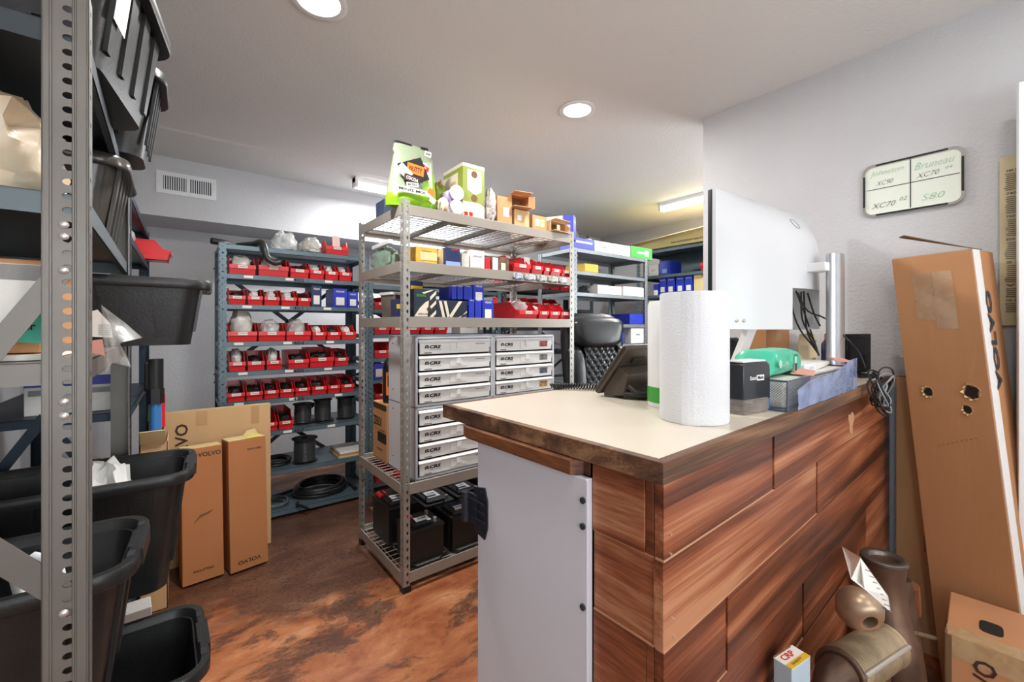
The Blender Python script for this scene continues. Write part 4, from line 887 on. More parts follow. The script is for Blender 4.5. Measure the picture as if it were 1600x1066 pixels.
MB().loft([rrect(.16, .10, .03, 0), rrect(.17, .11, .03, .02), rrect(.17, .11, .03, .12), rrect(.13, .09, .03, .16), rrect(.05, .05, .02, .175, cx=.03)]).build('jug_body', m_white, t, smooth=40)
MB().cyl((.03, 0, .175), (.03, 0, .20), .02).build('cap', m_rub, t, smooth=40); MB().box(-.05, -.01, -.0565, -.0555, .10, .125).build('label', m_dkst, t)
p = W(899, 352, y=CY+.06)
t = T('dark_paddle', 'dark rounded paddle standing upright beside the blue box on the grey shelving', 'paddle', (X(899, CY+.25), CY+.25, zt+.0005))
MB().prism([(-.035, 0), (.035, 0), (.035, .17), (.022, .20), (0, .212), (-.022, .20), (-.035, .17)], -.008, .008, 'y').build('blade', m_dkst, t, bev=.003); MB().box(-.05, .05, -.03, .03, 0, .012).build('foot', m_dkst, t)
onC(914, 935, 413, 1.69, m_yel, 'yellow covered catalogue lying on the second shelf of the grey shelving', None, .22, 'catalogue', cat='catalogue')
onC(934, 971, 447, 1.52, m_paper, 'white carton left of two on the third shelf behind the chair', [('FILTER', .03, .01, .012, m_grey)], .24)
onC(974, 1006, 449, 1.52, m_paper, 'white carton right of two on the third shelf behind the chair', [('FILTER 2', .04, .01, .012, m_grey)], .24  )
bag('dark_cloth', 'dark grey cloth heaped left of the white cartons on the third shelf', 'cloth', (X(917, CY+.06), CY+.09, 1.5205), (.045, .12, .07), m_dkst, 5, .3)
onC(984, 1008, 491, 1.27, m_blue, 'open blue box on the grey shelving to the right of the chair head cushion', None, .2)
onC(986, 1008, 513, 1.10, m_paper, 'white carton with small print to the right of the chair backrest', [('FRAGILE', 0, .01, .012, m_dkst)], .22)
onC(905, 975, 520, 1.10, m_blue, 'dark blue carton hidden mostly behind the chair backrest', None, .2)
# ---------- far right grey unit ----------
def onD(px0, px1, top, z, mat, label, lines=None, dep_=.2, group=None):
    a = W(px0, 511, x=DX+.015); b = W(px1, 511, x=DX+.015); h = min(W((px0+px1)/2, top, x=DX+.015).z-z, .162)
    t = T('parts_box', label, 'box', (DX+.015+dep_/2, (a.y+b.y)/2, z+.0005), R(-90), group); w2 = abs(a.y-b.y)/2-.002
    MB().box(-w2, w2, -dep_/2, dep_/2, 0, h).build('body', mat, t, bev=.0015); MB().box(-w2+.001, w2-.001, -dep_/2+.001, -.001, h, h+.0008).box(-w2+.001, w2-.001, .001, dep_/2-.001, h, h+.0008).build('top_flap', mat, t)
    if lines: lab(t, '-y', (0, -dep_/2-.0004, h/2), 0, 0, None, lines)
onD(1014, 1029, 414, 1.756, m_paper, 'white carton on the second shelf of the far right shelving', [('KIT', 0, 0, .02, m_grey)])
onD(1030, 1047, 408, 1.756, m_blue, 'blue carton on the second shelf of the far right shelving', [('#', 0, -.03, .04, m_bluel, .05)])
for i, (a, b, tp_) in enumerate(((1021, 1029, 444), (1030, 1041, 434), (1042, 1054, 434), (1056, 1069, 432), (1070, 1082, 428))):
    onD(a, b, tp_, 1.56, m_blue, ['smallest blue carton beside the grey post', 'blue carton second along the far right shelf', 'middle blue carton of five with narrow label', 'blue carton fourth along with white label', 'tallest blue carton beside the manila box'][i]+', third shelf', [('#', 0, -.03, .05, m_paper, .045), ('VOLVO', 0, .06, .012, m_paper, .06)], group='blue cartons on the far right shelving')
onD(1084, 1108, 426, 1.56, m_card3, 'manila carton at the end of the blue ones on the far right shelving', [('PART', .02, .07, .012, m_dkst)])
bin_((DX+.015, W(1104, 405, x=DX).y+.0, 1.757), .12, .25, .13, R(-90), 'red plastic bin alone at the right end of the far right shelving', None)
for i in range(5): bin_((DX+.015, 2.55-.14*i, 1.2505), .12, .25, .11, R(-90), 'red plastic bin low on the far right shelving, %s from the chair' % ORD[i], 'red bins low on the far right shelving')
# open cardboard tray
a = W(986, 388, x=DX-.06); b = W(1104, 378, x=DX-.02)
t = T('cardboard_tray', 'long open manila cardboard tray on top of the far right shelving', 'cardboard box', (DX+.18, 2.12, 2.0145), R(-90))
L2 = .62
mb = MB(); mb.box(-L2, L2*.78, -.22, .20, 0, .004)
mb.build('base', m_card3, t); MB().prism([(-L2, 0), (L2*.78, 0), (L2*.74, .135), (-L2+.05, .05)], -.222, -.220, 'y').build('front_side', m_card3, t)
MB().prism([(-L2, 0), (L2*.78, 0), (L2*.74, .15), (-L2+.05, .05)], .20, .204, 'y').build('rear_side', m_card3, t)
MB().prism([(-.22, 0), (.20, 0), (.20, .15), (-.22, .135)], L2*.77, L2*.78, 'x').build('end_side', m_card3, t)
MB().add([(-L2+.0, -.30, .06), (L2*.74, -.29, .125), (L2*.74, -.22, .137), (-L2+.05, -.22, .052), (-L2, -.30, .063), (L2*.74, -.29, .128), (L2*.74, -.22, .140), (-L2+.05, -.22, .055)], [(3, 2, 1, 0), (4, 5, 6, 7), (0, 1, 5, 4), (1, 2, 6, 5), (2, 3, 7, 6), (3, 0, 4, 7)]).build('folded_flap', m_card3, t)
mb = MB(); put_text(mb, 'DO NOT STACK ON TOP OF BOX', .016, (.05, -.2246, .03), (1, 0, 0), (0, 0, 1), 0, w=.45); mb.build('printed_lettering', m_ink2, t)
# ---------- silver rack contents ----------
YS = SYF+.012
def sil(px0, px1, top, z, mat, label, lines=None, dep_=.2, name='parts_box', y=None, cat='box', rz=0, group=None):
    y = y or YS
    x0, x1 = X(px0, y), X(px1, y); y += max(0, (x1-SX0))*.0157+.006; x0, x1 = X(px0, y), X(px1, y); h = W((px0+px1)/2, top, y=y).z-z
    return minibox(label, max(x0, SX0+.008), x1-.004, y, dep_, z+.001, h, mat, lines, name, cat=cat, rz=rz, group=group)
# lower: two white drawer cabinets side by side banks, stacked
m_cab = pm('cabinet_grey', '#d5d8dd', .35, .1); m_drw = pm('drawer_white', '#ebeae7', .4, var=.04); m_gapd = pm('slot_dark', '#1b1e22', .7)
cx0, cx1 = X(649, 1.925), X(868, 1.925); cw = cx1-cx0; cd = .33; Z4 = .500
pics = ['#a33038', '#6d6f6c', '#4a4f62', '#b5843c']
for tier in range(2):
    hgt = .345 if tier else .352; z0 = Z4+(.354 if tier else 0)
    t = T('drawer_cabinet', ['white two column drawer cabinet standing on the wire deck, lower of the pair', 'white two column drawer cabinet with red and grey windows, upper of the pair'][tier], 'drawer cabinet', (cx0, 1.925, z0), R(.9))
    mb = MB(); e = .012
    mb.box(0, .002, 0, cd, 0, hgt).box(cw-.002, cw, 0, cd, 0, hgt).box(0, cw, 0, cd, 0, .002).box(0, cw, 0, cd, hgt-.002, hgt).box(0, cw, cd-.002, cd, 0, hgt)
    mb.box(0, cw, 0, .014, 0, e).box(0, cw, 0, .014, hgt-e, hgt).box(0, e, 0, .014, 0, hgt).box(cw-e, cw, 0, .014, 0, hgt).box(cw/2-.014, cw/2+.014, 0, .014, 0, hgt).box(cw/2-.001, cw/2+.001, 0, cd, 0, hgt)
    mb.build('carcass', m_cab, t)
    for (yy, zz) in ((.06, .06), (.06, hgt-.04), (.27, .06), (.27, hgt-.04)): MB().cyl((0, yy, zz), (-.002, yy, zz), .004, n=10).build('screw', m_dkst, t)
    MB().box(.01, cw-.01, .05, .052, .01, hgt-.01).build('dark_inside', m_gapd, t)
    for c in range(2):
        xa = e+.004 if c == 0 else cw/2+.018; xb = cw/2-.018 if c == 0 else cw-e-.004; dh = (hgt-2*e)/4
        for k in range(4):
            za = e+k*dh+.005; zb = e+(k+1)*dh-.004
            d = T('drawer', None, None, (0, 0, 0)); 
            for kk in ('label', 'category'):
                if kk in d: del d[kk]
            d.parent = t
            mb = MB(); mb.box(xa+.006, xb-.010, -.004, .006, za, zb-.016); mb.prism([(-.010, zb-.016), (.006, zb-.016), (.006, zb), (.0, zb), (-.012, zb-.010)], xa, xb-.004, 'x')
            mb.box(xb-.010, xb-.002, -.002, .006, za+(zb-za)*.35, zb-.012); mb.build('drawer_front', m_drw, d, bev=.0015)
            xc = xa+(xb-xa)*.52; mb = MB(); zm = (za+zb)/2-.004
            mb.box(xc-.05, xc+.05, -.006, -.004, zm-.020, zm+.018); mb.box(xc-.012, xc+.012, -.010, -.004, zm-.006, zm+.024); mb.build('latch', m_drw, d, bev=.002)
            mb = MB(); xl = xa+.06
            put_text(mb, 'CRS', .017, (xl+.028, -.0045, zm+.004), (1, 0, 0), (0, 0, 1), 0, w=.062, bold=.05, shear=.25); put_text(mb, 'G', .020, (xl-.018, -.0045, zm+.003), (1, 0, 0), (0, 0, 1), 0, w=.022, bold=.08)
            put_text(mb, 'PARTS SYSTEM', .004, (xl+.03, -.0045, zm-.011), (1, 0, 0), (0, 0, 1), 1, w=.06); card(mb, (xl-.01, -.0043, za+.006), (1, 0, 0), (0, 0, 1), .04, .006, 1); card(mb, (xb-.07, -.0043, zb-.026), (1, 0, 0), (0, 0, 1), .06, .004, 1)
            mb.build('lettering', [m_blk, m_grey], d)
            if c == 1 and tier == 1:
                mb = MB(); card(mb, (xb-.075, -.0046, zm+.002), (1, 0, 0), (0, 0, 1), .062, .034, 0); mb.build('picture_label', pm('picture_%s' % 'abcd'[3-k], pics[3-k], .5, var=.7, vs=60), d)
# cardboard case and jug behind the cabinets
xz = cx0-.012
t = T('cardboard_case', 'brown printed cardboard case beside the drawer cabinets on the wire deck', 'cardboard box', (xz+.11, 2.37, Z4), 0)
MB().box(-.11, .11, -.105, .11, 0, .315).build('body', m_card, t, bev=.002); MB().box(-.109, -.001, -.104, .109, .315, .316).box(.001, .109, -.104, .109, .315, .316).build('top_flap', m_card, t)
lab(t, '-x', (-.1105, 0, .157), 0, 0, None, [('ZEREX', -.03, .055, .05, m_blk, .13), ('#', 0, .140, .03, m_ink2, .20), ('#', .035, -.03, .055, m_blk, .13), ('ANTIFREEZE', .035, -.03, .020, m_card, .11), ('12 x 1 L', -.04, .01, .012, m_blk), ('COOLANT', .04, .01, .012, m_ink2), ('THIS END UP', .0, -.10, .012, m_ink2)])
def jug(label, x, y, z, rz=0, col=None, lc=None):
    t = T('oil_jug', label, 'jug', (x, y, z), rz)
    MB().loft([rrect(.10, .17, .025, 0), rrect(.11, .18, .03, .012), rrect(.11, .18, .03, .19), rrect(.10, .16, .03, .225), rrect(.06, .08, .025, .255, cy=-.02), rrect(.04, .04, .018, .262, cy=-.03)]).build('jug_body', col or m_rub, t, smooth=40)
    MB().tube([(0, .02, .245), (0, .045, .262), (0, .075, .25), (0, .083, .20)], .011, 8).build('handle', col or m_rub, t, smooth=60)
    MB().cyl((0, -.03, .26), (0, -.03, .285), .020, n=20).build('cap', m_rub, t, smooth=40)
    mb = MB(); card(mb, (-.0555, 0, .11), (0, -1, 0), (0, 0, 1), .125, .13, 0, .001); card(mb, (-.0567, 0, .12), (0, -1, 0), (0, 0, 1), .10, .06, 1); card(mb, (0, -.0905, .11), (1, 0, 0), (0, 0, 1), .075, .13, 0, .001); card(mb, (0, -.0917, .125), (1, 0, 0), (0, 0, 1), .06, .06, 1)
    put_text(mb, 'OIL', .03, (-.0575, 0, .125), (0, -1, 0), (0, 0, 1), 0); put_text(mb, 'OIL', .024, (0, -.0927, .125), (1, 0, 0), (0, 0, 1), 0); mb.build('label', [lc or m_orange, m_blk], t)
jug('black oil jug with orange label standing on the brown printed case', cx0+.075, 2.40, Z4+.317, R(-20))
# batteries
def battery(label, x, y, w, d, h, rz=0, red=True, blue=False):
    t = T('car_battery', label, 'car battery', (x, y, .087), rz)
    MB().box(-w/2, w/2, -d/2, d/2, 0, h*.86).box(-w/2+.01, w/2-.01, -d/2-.006, d/2+.006, 0, .014).build('case', pm('battery_black', '#191a19', .4), t, bev=.003)
    mb = MB(); mb.box(-w/2-.003, w/2+.003, -d/2-.003, d/2+.003, h*.86, h*.93); mb.box(-w/2+.02, w/2-.05, -d/2+.02, d/2-.02, h*.93, h); mb.build('lid', pm('battery_black', '#191a19'), t, bev=.003)
    mb = MB()
    for s in (-1, 1): mb.cyl((w/2-.03, s*(d/2-.04), h*.93), (w/2-.03, s*(d/2-.04), h+.006), .009, n=12)
    mb.build('terminal', m_zinc, t, smooth=40)
    if red: MB().box(-w/2+.012, -w/2+.055, d/2-.075, d/2-.02, h*.93, h+.012).build('red_terminal_cap', m_red, t, bev=.008)
    mb = MB(); r, u = (1, 0, 0), (0, 1, 0); card(mb, (0, -.02, h+.0004), r, u, w*.42, d*.34, 0); card(mb, (-.01, -.045, h+.0012), r, u, w*.3, d*.08, 1); put_text(mb, 'AGM', .016, (0, -.01, h+.0012), r, u, 1)
    if blue: card(mb, (0, .04, h+.0004), r, u, w*.36, d*.22, 1)
    mb.build('label', [m_paper, m_navyb], t)
    MB().tube([(-w/2+.02, -d*.3, h*.93), (-w/2+.03, -d*.3, h+.02), (-w/2+.03, d*.3, h+.02), (-w/2+.02, d*.3, h*.93)], .004, 6).build('carry_strap', m_rub, t)
    MB().box(-w*.36, w*.36, -d/2-.0075, -d/2-.0062, .006, .011).build('hold_down_ledge_print', m_grey, t)
    return t
bx = SX0
battery('black battery with white and blue top label right behind the near rack post', X(657, 2.0)+.0, 2.005, .175, .175, .19)
battery('black battery with silver terminal and pale label, second along the front of the rack', X(720, 2.0)-.005, 2.02, .175, .19, .185, red=False, blue=True)
battery('black battery with a bright red cap at the left end behind the post', bx+.125, 2.30, .16, .24, .21)
battery('black battery with a dull red cap behind the two front ones', bx+.33, 2.28, .18, .27, .185)
battery('dark battery with purple label and handle, middle of the back row', bx+.54, 2.29, .18, .26, .185, red=True, blue=True)
battery('tall black battery with a grey badge next to the white end panel', bx+.74, 2.265, .18, .26, .225, red=True)
battery('last black battery hidden mostly by the white end panel of the counter', bx+.74, 2.015, .17, .165, .185, red=False)
o = MB().box(-.035, .035, -.02, .02, 0, .006).build('wood_scrap', m_card2, bev=.001); o.location = (bx+.085, 2.42, .0865); o.rotation_euler = (0, 0, R(40)); tag(o, 'small light wooden scrap on the bottom wire deck beside the left battery', 'wood scrap')
# upper decks --------------------------------------------------
Z3 = 1.286; Z2 = 1.548; Z1 = 1.813
m_tub = pm('smoked_tub', '#6d6257', .15, var=.3)
p = W(600, 497, y=2.15)
t = T('clear_tub', 'smoked clear plastic tub with a round black sticker at the left end of the rack', 'tub', (SX0+.083, 2.17, Z3), R(12))
MB().loft([rrect(.11, .11, .015, 0), rrect(.125, .125, .02, .125)]).build('tub_body', m_tub, t, smooth=40); MB().loft([rrect(.135, .135, .02, .126), rrect(.135, .135, .02, .140)]).build('lid', m_bag2, t, smooth=40)
mb = MB().lathe([(.001, -.001), (.034, -.001), (.034, 0), (.001, 0)], c=(.01, -.062, .065), n=24, axis='y'); mb.lathe([(.001, -.0012), (.016, -.0012), (.016, -.001), (.001, -.001)], c=(.01, -.062, .065), n=24, m=1, axis='y'); mb.build('round_sticker', [m_blk, m_paper], t)
sil(619, 636, 468, Z3, m_navyb, 'navy box with a yellow band just left of the near rack post', [('#', 0, .012, .022, m_yel, .05), ('OIL FILTER', 0, .012, .010, m_blk, .04)], .07, y=2.0)
m_cream = pm('cream_print', '#ddd3bd', .5)
def striped(label, px0, px1, top, style):
    x0, x1 = X(px0, YS), X(px1, YS); w = x1-x0; h = W((px0+px1)/2, top, y=YS).z-Z3
    t = T('striped_box', label, 'box', ((x0+x1)/2, YS+.09, Z3+.001)); MB().box(-w/2, w/2, -.08, .08, 0, h).build('body', pm('navy_black_box', '#1d2636', .45), t, bev=.0015)
    mb = MB(); y = -.0807
    def quad(p): mb.prism([(a*w-w/2, b*h) for a, b in p], y, -.0802, 'y')
    if style == 0:
        for q in ((.72, .95, .35), (.72, .62, .35), (.72, .28, .35)): quad([(q[0], q[1]-.33), (q[0]+.28, q[1]-.10), (q[0]+.28, q[1]+.02), (q[0], q[1]-.2)])
        quad([(.35, .88), (.75, .98), (.9, .98), (.45, .84)])
        mb.build('white_stripes', m_cream, t); mb = MB(); mb.prism([(-w*.5+.002, .01), (w*.1, .01), (w*.16, h*.62), (w*.0, h*.55), (-w*.25, h*.35)], -.0812, -.0808, 'y'); mb.build('cream_panel', m_cream, t)
        mb = MB(); put_text(mb, 'GENUINE', .008, (-.01, -.0816, .022), (1, 0, 0), (0, 0, 1), 0, w=.06); put_text(mb, 'BOSAL', .012, (-.02, -.0810, h*.78), (1, 0, 0), (0, 0, 1), 1, w=.05); mb.lathe([(.001, -.001), (.012, -.001), (.012, 0), (.001, 0)], c=(.02, -.0814, .045), n=16, m=2, axis='y'); mb.build('lettering', [m_blk, m_green, m_ink2], t)
    else:
        for k in range(3): a = .42+.20*k; quad([(a-.08, 0), (a+.04, 0), (min(1, a+.42), .98), (min(.98, a+.30), .98)] if a < .6 else [(a-.02, 0), (a+.10, 0), (1, min(.98, (1-a)*1.2)), (1, min(.8, (1-a)*.9))])
        for k in range(2): a = .06+.16*k; quad([(a, .96), (a+.09, .96), (a+.22, 0), (a+.13, 0)])
        mb.build('white_stripes', m_cream, t)
    return t
striped('tall navy box with cream panel and white stripes right of the near post', 648, 683, 452, 0)
striped('low navy box with slanting white stripes next to the blue boxes', 684, 731, 470, 1)
sil(641, 662, 440, Z3, m_navyb, 'navy box with yellow end standing behind the tall striped box', [('#', 0, .065, .028, m_yel, .07), ('OEM', 0, .065, .014, m_blk)], .1, y=2.15)
for i, (a, b) in enumerate(((733, 742), (743, 753), (754, 772))):
    sil(a, b, 470, Z3, m_blue, 'lower row blue carton, %s from the striped box on the silver rack' % ORD[i], whitelab(.07, .12) if i == 2 else [('VOLVO', 0, .05, .006, m_paper, .025)], .16, group='stacked blue cartons')
zq = W(752, 470, y=YS).z+.003
for i, (a, b) in enumerate(((706, 714), (715, 724), (725, 739), (740, 757))):
    sil(a, b, 446 if i == 3 else 448, zq, m_blue, 'upper row blue carton, %s from the near end of the silver rack stack' % ORD[i], whitelab(.07, .1) if i == 3 else [('VOLVO', 0, .035, .006, m_paper, .025)], .14, group='stacked blue cartons', y=YS+.02)
# support for the left cartons of the upper row: more cartons behind the striped box
sil(700, 731, 470.5, Z3, m_blue, 'blue carton behind the low striped box carrying the upper blue row', None, .12, y=YS+.165)
def silbin(px0, px1, top, z, i, s, kind='-', d=.3):
    yq = YS+.006+(X(px1, YS)-SX0)*.0157+.012; x0, x1 = X(px0, yq), min(X(px1, yq), SX0+SW-.008); w = x1-x0-.012; h = W((px0+px1)/2, top, y=yq).z-z
    lb = s % ORD[i]; bin_(((x0+x1)/2, yq, z+.0008), w, d, h, R(.9), 'red plastic '+lb, 'red bins on the silver rack')
    return (x0+x1)/2, w, h
for i, (a, b, tp_) in enumerate(((800, 828, 398), (829, 847, 402), (848, 858, 406), (859, 875, 408), (876, 890, 411))): silbin(a, b, tp_, Z2, i, '%s bin from the left on the second deck of the silver rack')
for i, (a, b, tp_) in enumerate(((808, 839, 472), (840, 856, 474), (857, 873, 475), (874, 889, 476))):
    x, w, h = silbin(a, b, tp_, Z3, i, '%s bin from the left on the third deck of the silver rack')
    if i in (0, 1): fill('bag' if i == 0 else 'paper', (x, YS+.034, Z3+.004), w, .28, h, ['clear bag bulging from the large bin on the third deck', 'white wrapped part in the small bin on the third deck'][i])
o = MB().box(-.022, .022, -.001, .001, 0, .105).build('white_card', m_paper); o.location = (X(838, YS), YS+.075, Z2+.012); o.rotation_euler = (R(-8), 0, 0); tag(o, 'white card standing in the second red bin of the second deck', 'card')
# second deck boxes
sil(650, 684, 387, Z2, pm('yellow_box', '#d9a93f', .5, var=.15, vs=30), 'yellow cardboard box on the second deck of the silver rack', [('#', .01, .0, .04, m_card3, .09), ('MANN', .0, .02, .012, m_ink2), ('W 917', .0, 0, .010, m_ink2)], .16)
sil(686, 694, 389, Z2, m_card3, 'narrow tan box between the yellow box and the navy one', None, .13, y=YS+.03)
sil(697, 720, 388, Z2, m_navyb, 'navy and light blue box on the second deck of the silver rack', [('#', 0, -.035, .03, m_bluel, .085), ('LUEMAX', 0, -.03, .012, m_paper, .07), ('BOSCH', .01, .04, .008, m_red, .04)], .14)
sil(722, 734, 397, Z2, m_bag2, 'milky plastic wrapped pack leaning by the navy box on the second deck', None, .12, name='wrapped_pack', cat='packet')
sil(735, 758, 392, Z2, pm('white_carton', '#e5ddd8', .6), 'white carton with faint print on the second deck of the silver rack', [('HENGST', 0, .02, .010, m_grey, .06), ('#', 0, -.02, .03, m_paper, .06), ('FILTER', 0, -.02, .008, m_grey)], .16)
sil(759, 767, 403, Z2, m_red, 'small red box squeezed between white and brown boxes on the second deck', None, .1)
sil(768, 796, 402, Z2, pm('brown_print_box', '#6a5140', .5, var=.4, vs=40), 'brown printed box with a dark pattern beside the red bins on the second deck', [('#', -.035, 0, .07, m_paper, .035), ('TENNECO', -.03, .035, .008, m_blk, .05), ('#', .02, -.01, .04, m_cream, .03)], .16)
sil(620, 634, 401, Z2, m_card3, 'cream box beside the zip bag at the left end of the second deck', [('CABLE', 0, 0, .015, m_ink2)], .1, y=2.2)
zb_ = bag('zip_bag', 'clear zip bag of green parts at the left end of the second deck', 'plastic bag', (SX0+.055, 2.25, Z2+.002), (.075, .24, .13), film('green_spotted_bag', '#93a896', .25, .2), 21, .25, .3, rz=R(8))
o = MB().box(-.012, .012, -.13, .12, 0, .022).build('zip_strip', m_white, bev=.003); o.location = (SX0+.03, 2.24, Z2+.125); tag(o, 'white zip strip box lying over the green zip bag', 'strip')
# items tied under the second beam: bagged clips
for i, (a, b, c_) in enumerate(((803, 818, '#4a6aa8'), (822, 838, '#7c8d94'), (841, 856, '#59605a'), (859, 874, '#6c7a4c'), (876, 888, '#8a8f9c'))):
    x0, x1 = X(a, YS-.02), X(b, YS-.02)
    bag('clip_bag', 'small clear bag of clips on the second beam under the red bins, %s along' % ORD[i], 'plastic bag', ((x0+x1)/2, SYF-.012+((x0+x1)/2-SX0)*.0157, Z2-.035), (x1-x0, .014, .036), pm('clips_'+'abcde'[i], c_, .3, var=.9, vs=90, col2='#e4e4e2'), i+40, .15)
Z1 = 1.8225
# top deck --------------------------------------------------------
def tb(px0, px1, top, mat, label, lines=None, dep_=.15, y=None, rz=0, **k): return sil(px0, px1, top, Z1, mat, label, lines, dep_, y=y, rz=rz, **k)
# candy bag
yb = 1.965; xl, xr = X(600, yb), X(682, yb); Z1 = 1.8225; zt_ = W(640, 226, y=yb).z
t = T('candy_bag', 'large lime and silver candy bag leaning at the near corner of the top deck', 'bag', ((xl+xr)/2, yb, Z1+.002), R(-3))
w = xr-xl; H = zt_-Z1; mb = MB(); nu, nv = 28, 22; vs = []
def cbw(v): return (.98-.30*v-.10*max(0, .12-v)*4) if v < .8 else (.98-.30*v-.05*math.sin((v-.8)*12))
for j in range(nv+1):
    v = j/nv; hw = w*.5*cbw(v); dp = .055*(1-v)**.55*(1 if v > .05 else .7)+.004
    for i in range(nu):
        a = 2*math.pi*i/nu; nn = noise.noise(Vector((math.cos(a)*2, math.sin(a)*2, v*4)))
        vs.append((hw*math.copysign(abs(math.cos(a))**.8, math.cos(a))+.015*v*(1 if v < .85 else 0), (dp+.014*nn*(1-v))*math.sin(a), v*H*(1+.012*math.sin(a*2)*(v > .9))))
fs = [(j*nu+i, j*nu+(i+1) % nu, (j+1)*nu+(i+1) % nu, (j+1)*nu+i) for j in range(nv) for i in range(nu)]
mi = []
for j in range(nv):
    for i in range(nu):
        v = j/nv; a = 2*math.pi*(i+.5)/nu; c_ = math.cos(a)
        mi.append(1 if (v < .17) else (1 if (v < .55 and c_ > .10+.9*(v-.17)) else (2 if v > .945 and not .1 < c_ < .35 else 0)))
mb.add(vs, fs); mb.add([vs[i] for i in range(nu)], [tuple(range(nu))[::-1]]); mb.m = mi+[1]; mb.f.append(tuple(range(nv*nu, nv*nu+nu))); mb.m.append(2)
mb.build('foil_body', [pm('sage_foil', '#8f9a80', .3, bump=.4, bs=25), m_lime, m_blk], t, smooth=60)
def fy(v): return -(.055*(1-v)**.55+.012)
mb = MB(); mats_ = [m_blk, m_orange, m_red, m_ink2, m_paper, m_green]
def tilt(c, w_, h_, ang, m_, txt=None, dy=0, tm=4):
    r = (math.cos(R(ang)), 0, math.sin(R(ang))); u = (-math.sin(R(ang)), 0, math.cos(R(ang))); v = c[1]/H; o = (c[0], fy(v)-.006-dy, c[1]); card(mb, o, r, u, w_, h_, m_, .001)
    if txt: put_text(mb, txt, h_*.5, (o[0], o[1]-.0012, o[2]), r, u, tm, w=w_*.75)
tilt((-.01, H*.52), .13, .11, 25, 0); tilt((-.055, H*.50), .07, .045, -40, 4, None, .001); tilt((.02, H*.66), .085, .022, 0, 4, 'MINTS', .002, 0)
tilt((-.00, H*.56), .085, .048, -6, 1, 'NUTTY', .003, 3); tilt((.025, H*.64), .09, .024, -20, 2, 'CHEWY', .004); tilt((-.02, H*.40), .08, .032, -10, 3, 'COCOA', .003); tilt((-.02, H*.31), .06, .020, 5, 4, 'BITES', .004, 0)
tilt((.075, H*.25), .035, .03, -30, 1, None, .004); tilt((.08, H*.12), .03, .025, -30, 4, None, .004); tilt((-.02, H*.22), .18, .026, -2, 4, 'MINIS MIX', .002, 0); tilt((.07, H*.86), .034, .026, -8, 4, '200', .003, 0)
mb.build('printed_candy_bars', mats_, t)
bgo = bag('snack_bag', 'small orange and green snack bag leaning behind the candy bag', 'bag', (X(689, 2.0), 2.03, Z1+.002), (.085, .09, .20), pm('orange_green_foil', '#dd7a34', .35, vs=5, col2='#4c9a38'), 31, .2, .4)
b2 = bag('snack_bag', 'white and tan snack bag end lying in front of the orange one', 'bag', (X(690, 1.94), 1.935, Z1+.002), (.05, .07, .075), pm('tan_white_foil', '#c9a27c', .4, vs=16, col2='#e6e2dc'), 33, .3)
tb(597, 618, 312, pm('slate_navy_box', '#3c4a66', .5), 'navy box standing behind the candy bag at the corner of the top deck', None, .12, y=2.14)
# purple cup pack and carton with round holes
t = T('cup_pack', 'two stacked white cups in a purple printed sleeve before the green carton', 'cups', (X(713, 1.93), 1.945, Z1+.001), R(0))
mb = MB()
for q in (0, .075): mb.lathe([(.036, 0), (.040, .004), (.040, .012), (.034, .014), (.030, .07)], c=(0, -.028, .040+q), n=28, axis='y')
mb.build('cups', m_white, t, smooth=40); MB().box(-.055, -.028, -.02, .05, 0, .12).build('purple_sleeve', pm('purple_print', '#6a4a86', .4, vs=20, col2='#d8d0dc'), t, bev=.006)
xa, xb = X(723, 1.93), X(757, 1.93); hb = W(740, 258, y=1.93).z-Z1
t = T('bottle_carton', 'olive green and white carton with two round holes on the top deck', 'carton', (xa, 1.93, Z1+.001), R(0)); m_olive = pm('olive_green', '#8d9a3a', .45)
dpt = .21; ww = xb-xa
MB().box(0, ww, 0, dpt, 0, hb).build('body', m_olive, t, bev=.002)
mb = MB(); mb.box(-.0006, ww+.0006, -.0006, dpt+.0006, hb-.018, hb+.0006); mb.prism([(0, 0), (ww, 0), (ww, .07), (ww*.75, .085), (0, .085)], -.0008, -.0002, 'y'); mb.prism([(ww*.2, hb*.90), (ww*.85, hb*.90), (ww*.85, hb*.52), (ww*.55, hb*.44), (ww*.2, hb*.52)], -.0008, -.0002, 'y'); mb.prism([(.0, .0), (dpt, 0), (dpt, .07), (0, .085)], -.0008, -.0002, 'x')
mb.prism([(.05, hb*.5), (dpt, hb*.5), (dpt, hb*.86), (.05, hb*.86)], -.0009, -.0002, 'x'); mb.build('white_panels', m_cream, t)
mb = MB()
for zz in (hb*.82, hb*.38): mb.lathe([(.001, -.0014), (.019, -.0014), (.019, -.0009), (.001, -.0009)], c=(ww*.52, 0, zz), n=24, axis='y')
mb.build('round_hole', m_cardin, t); mb = MB(); card(mb, (.02, -.0010, .018), (1, 0, 0), (0, 0, 1), .022, .022, 0); card(mb, (.05, -.0010, .020), (1, 0, 0), (0, 0, 1), .022, .022, 0); put_text(mb, 'BRITA', .016, (-.0014, .10, hb*.7), (0, -1, 0), (0, 0, 1), 1); mb.build('printed_lettering', [m_red, m_yel], t)
bag('clear_parts_bag', 'tied clear bag full of speckled pieces hanging at the top beam', 'plastic bag', (X(768, 1.92), 1.935, Z1+.001), (.055, .07, .19), pm('speckled_pieces', '#d9d0cc', .35, vs=60, col2='#8d7f7c', bump=.5), 8, .16, .5)
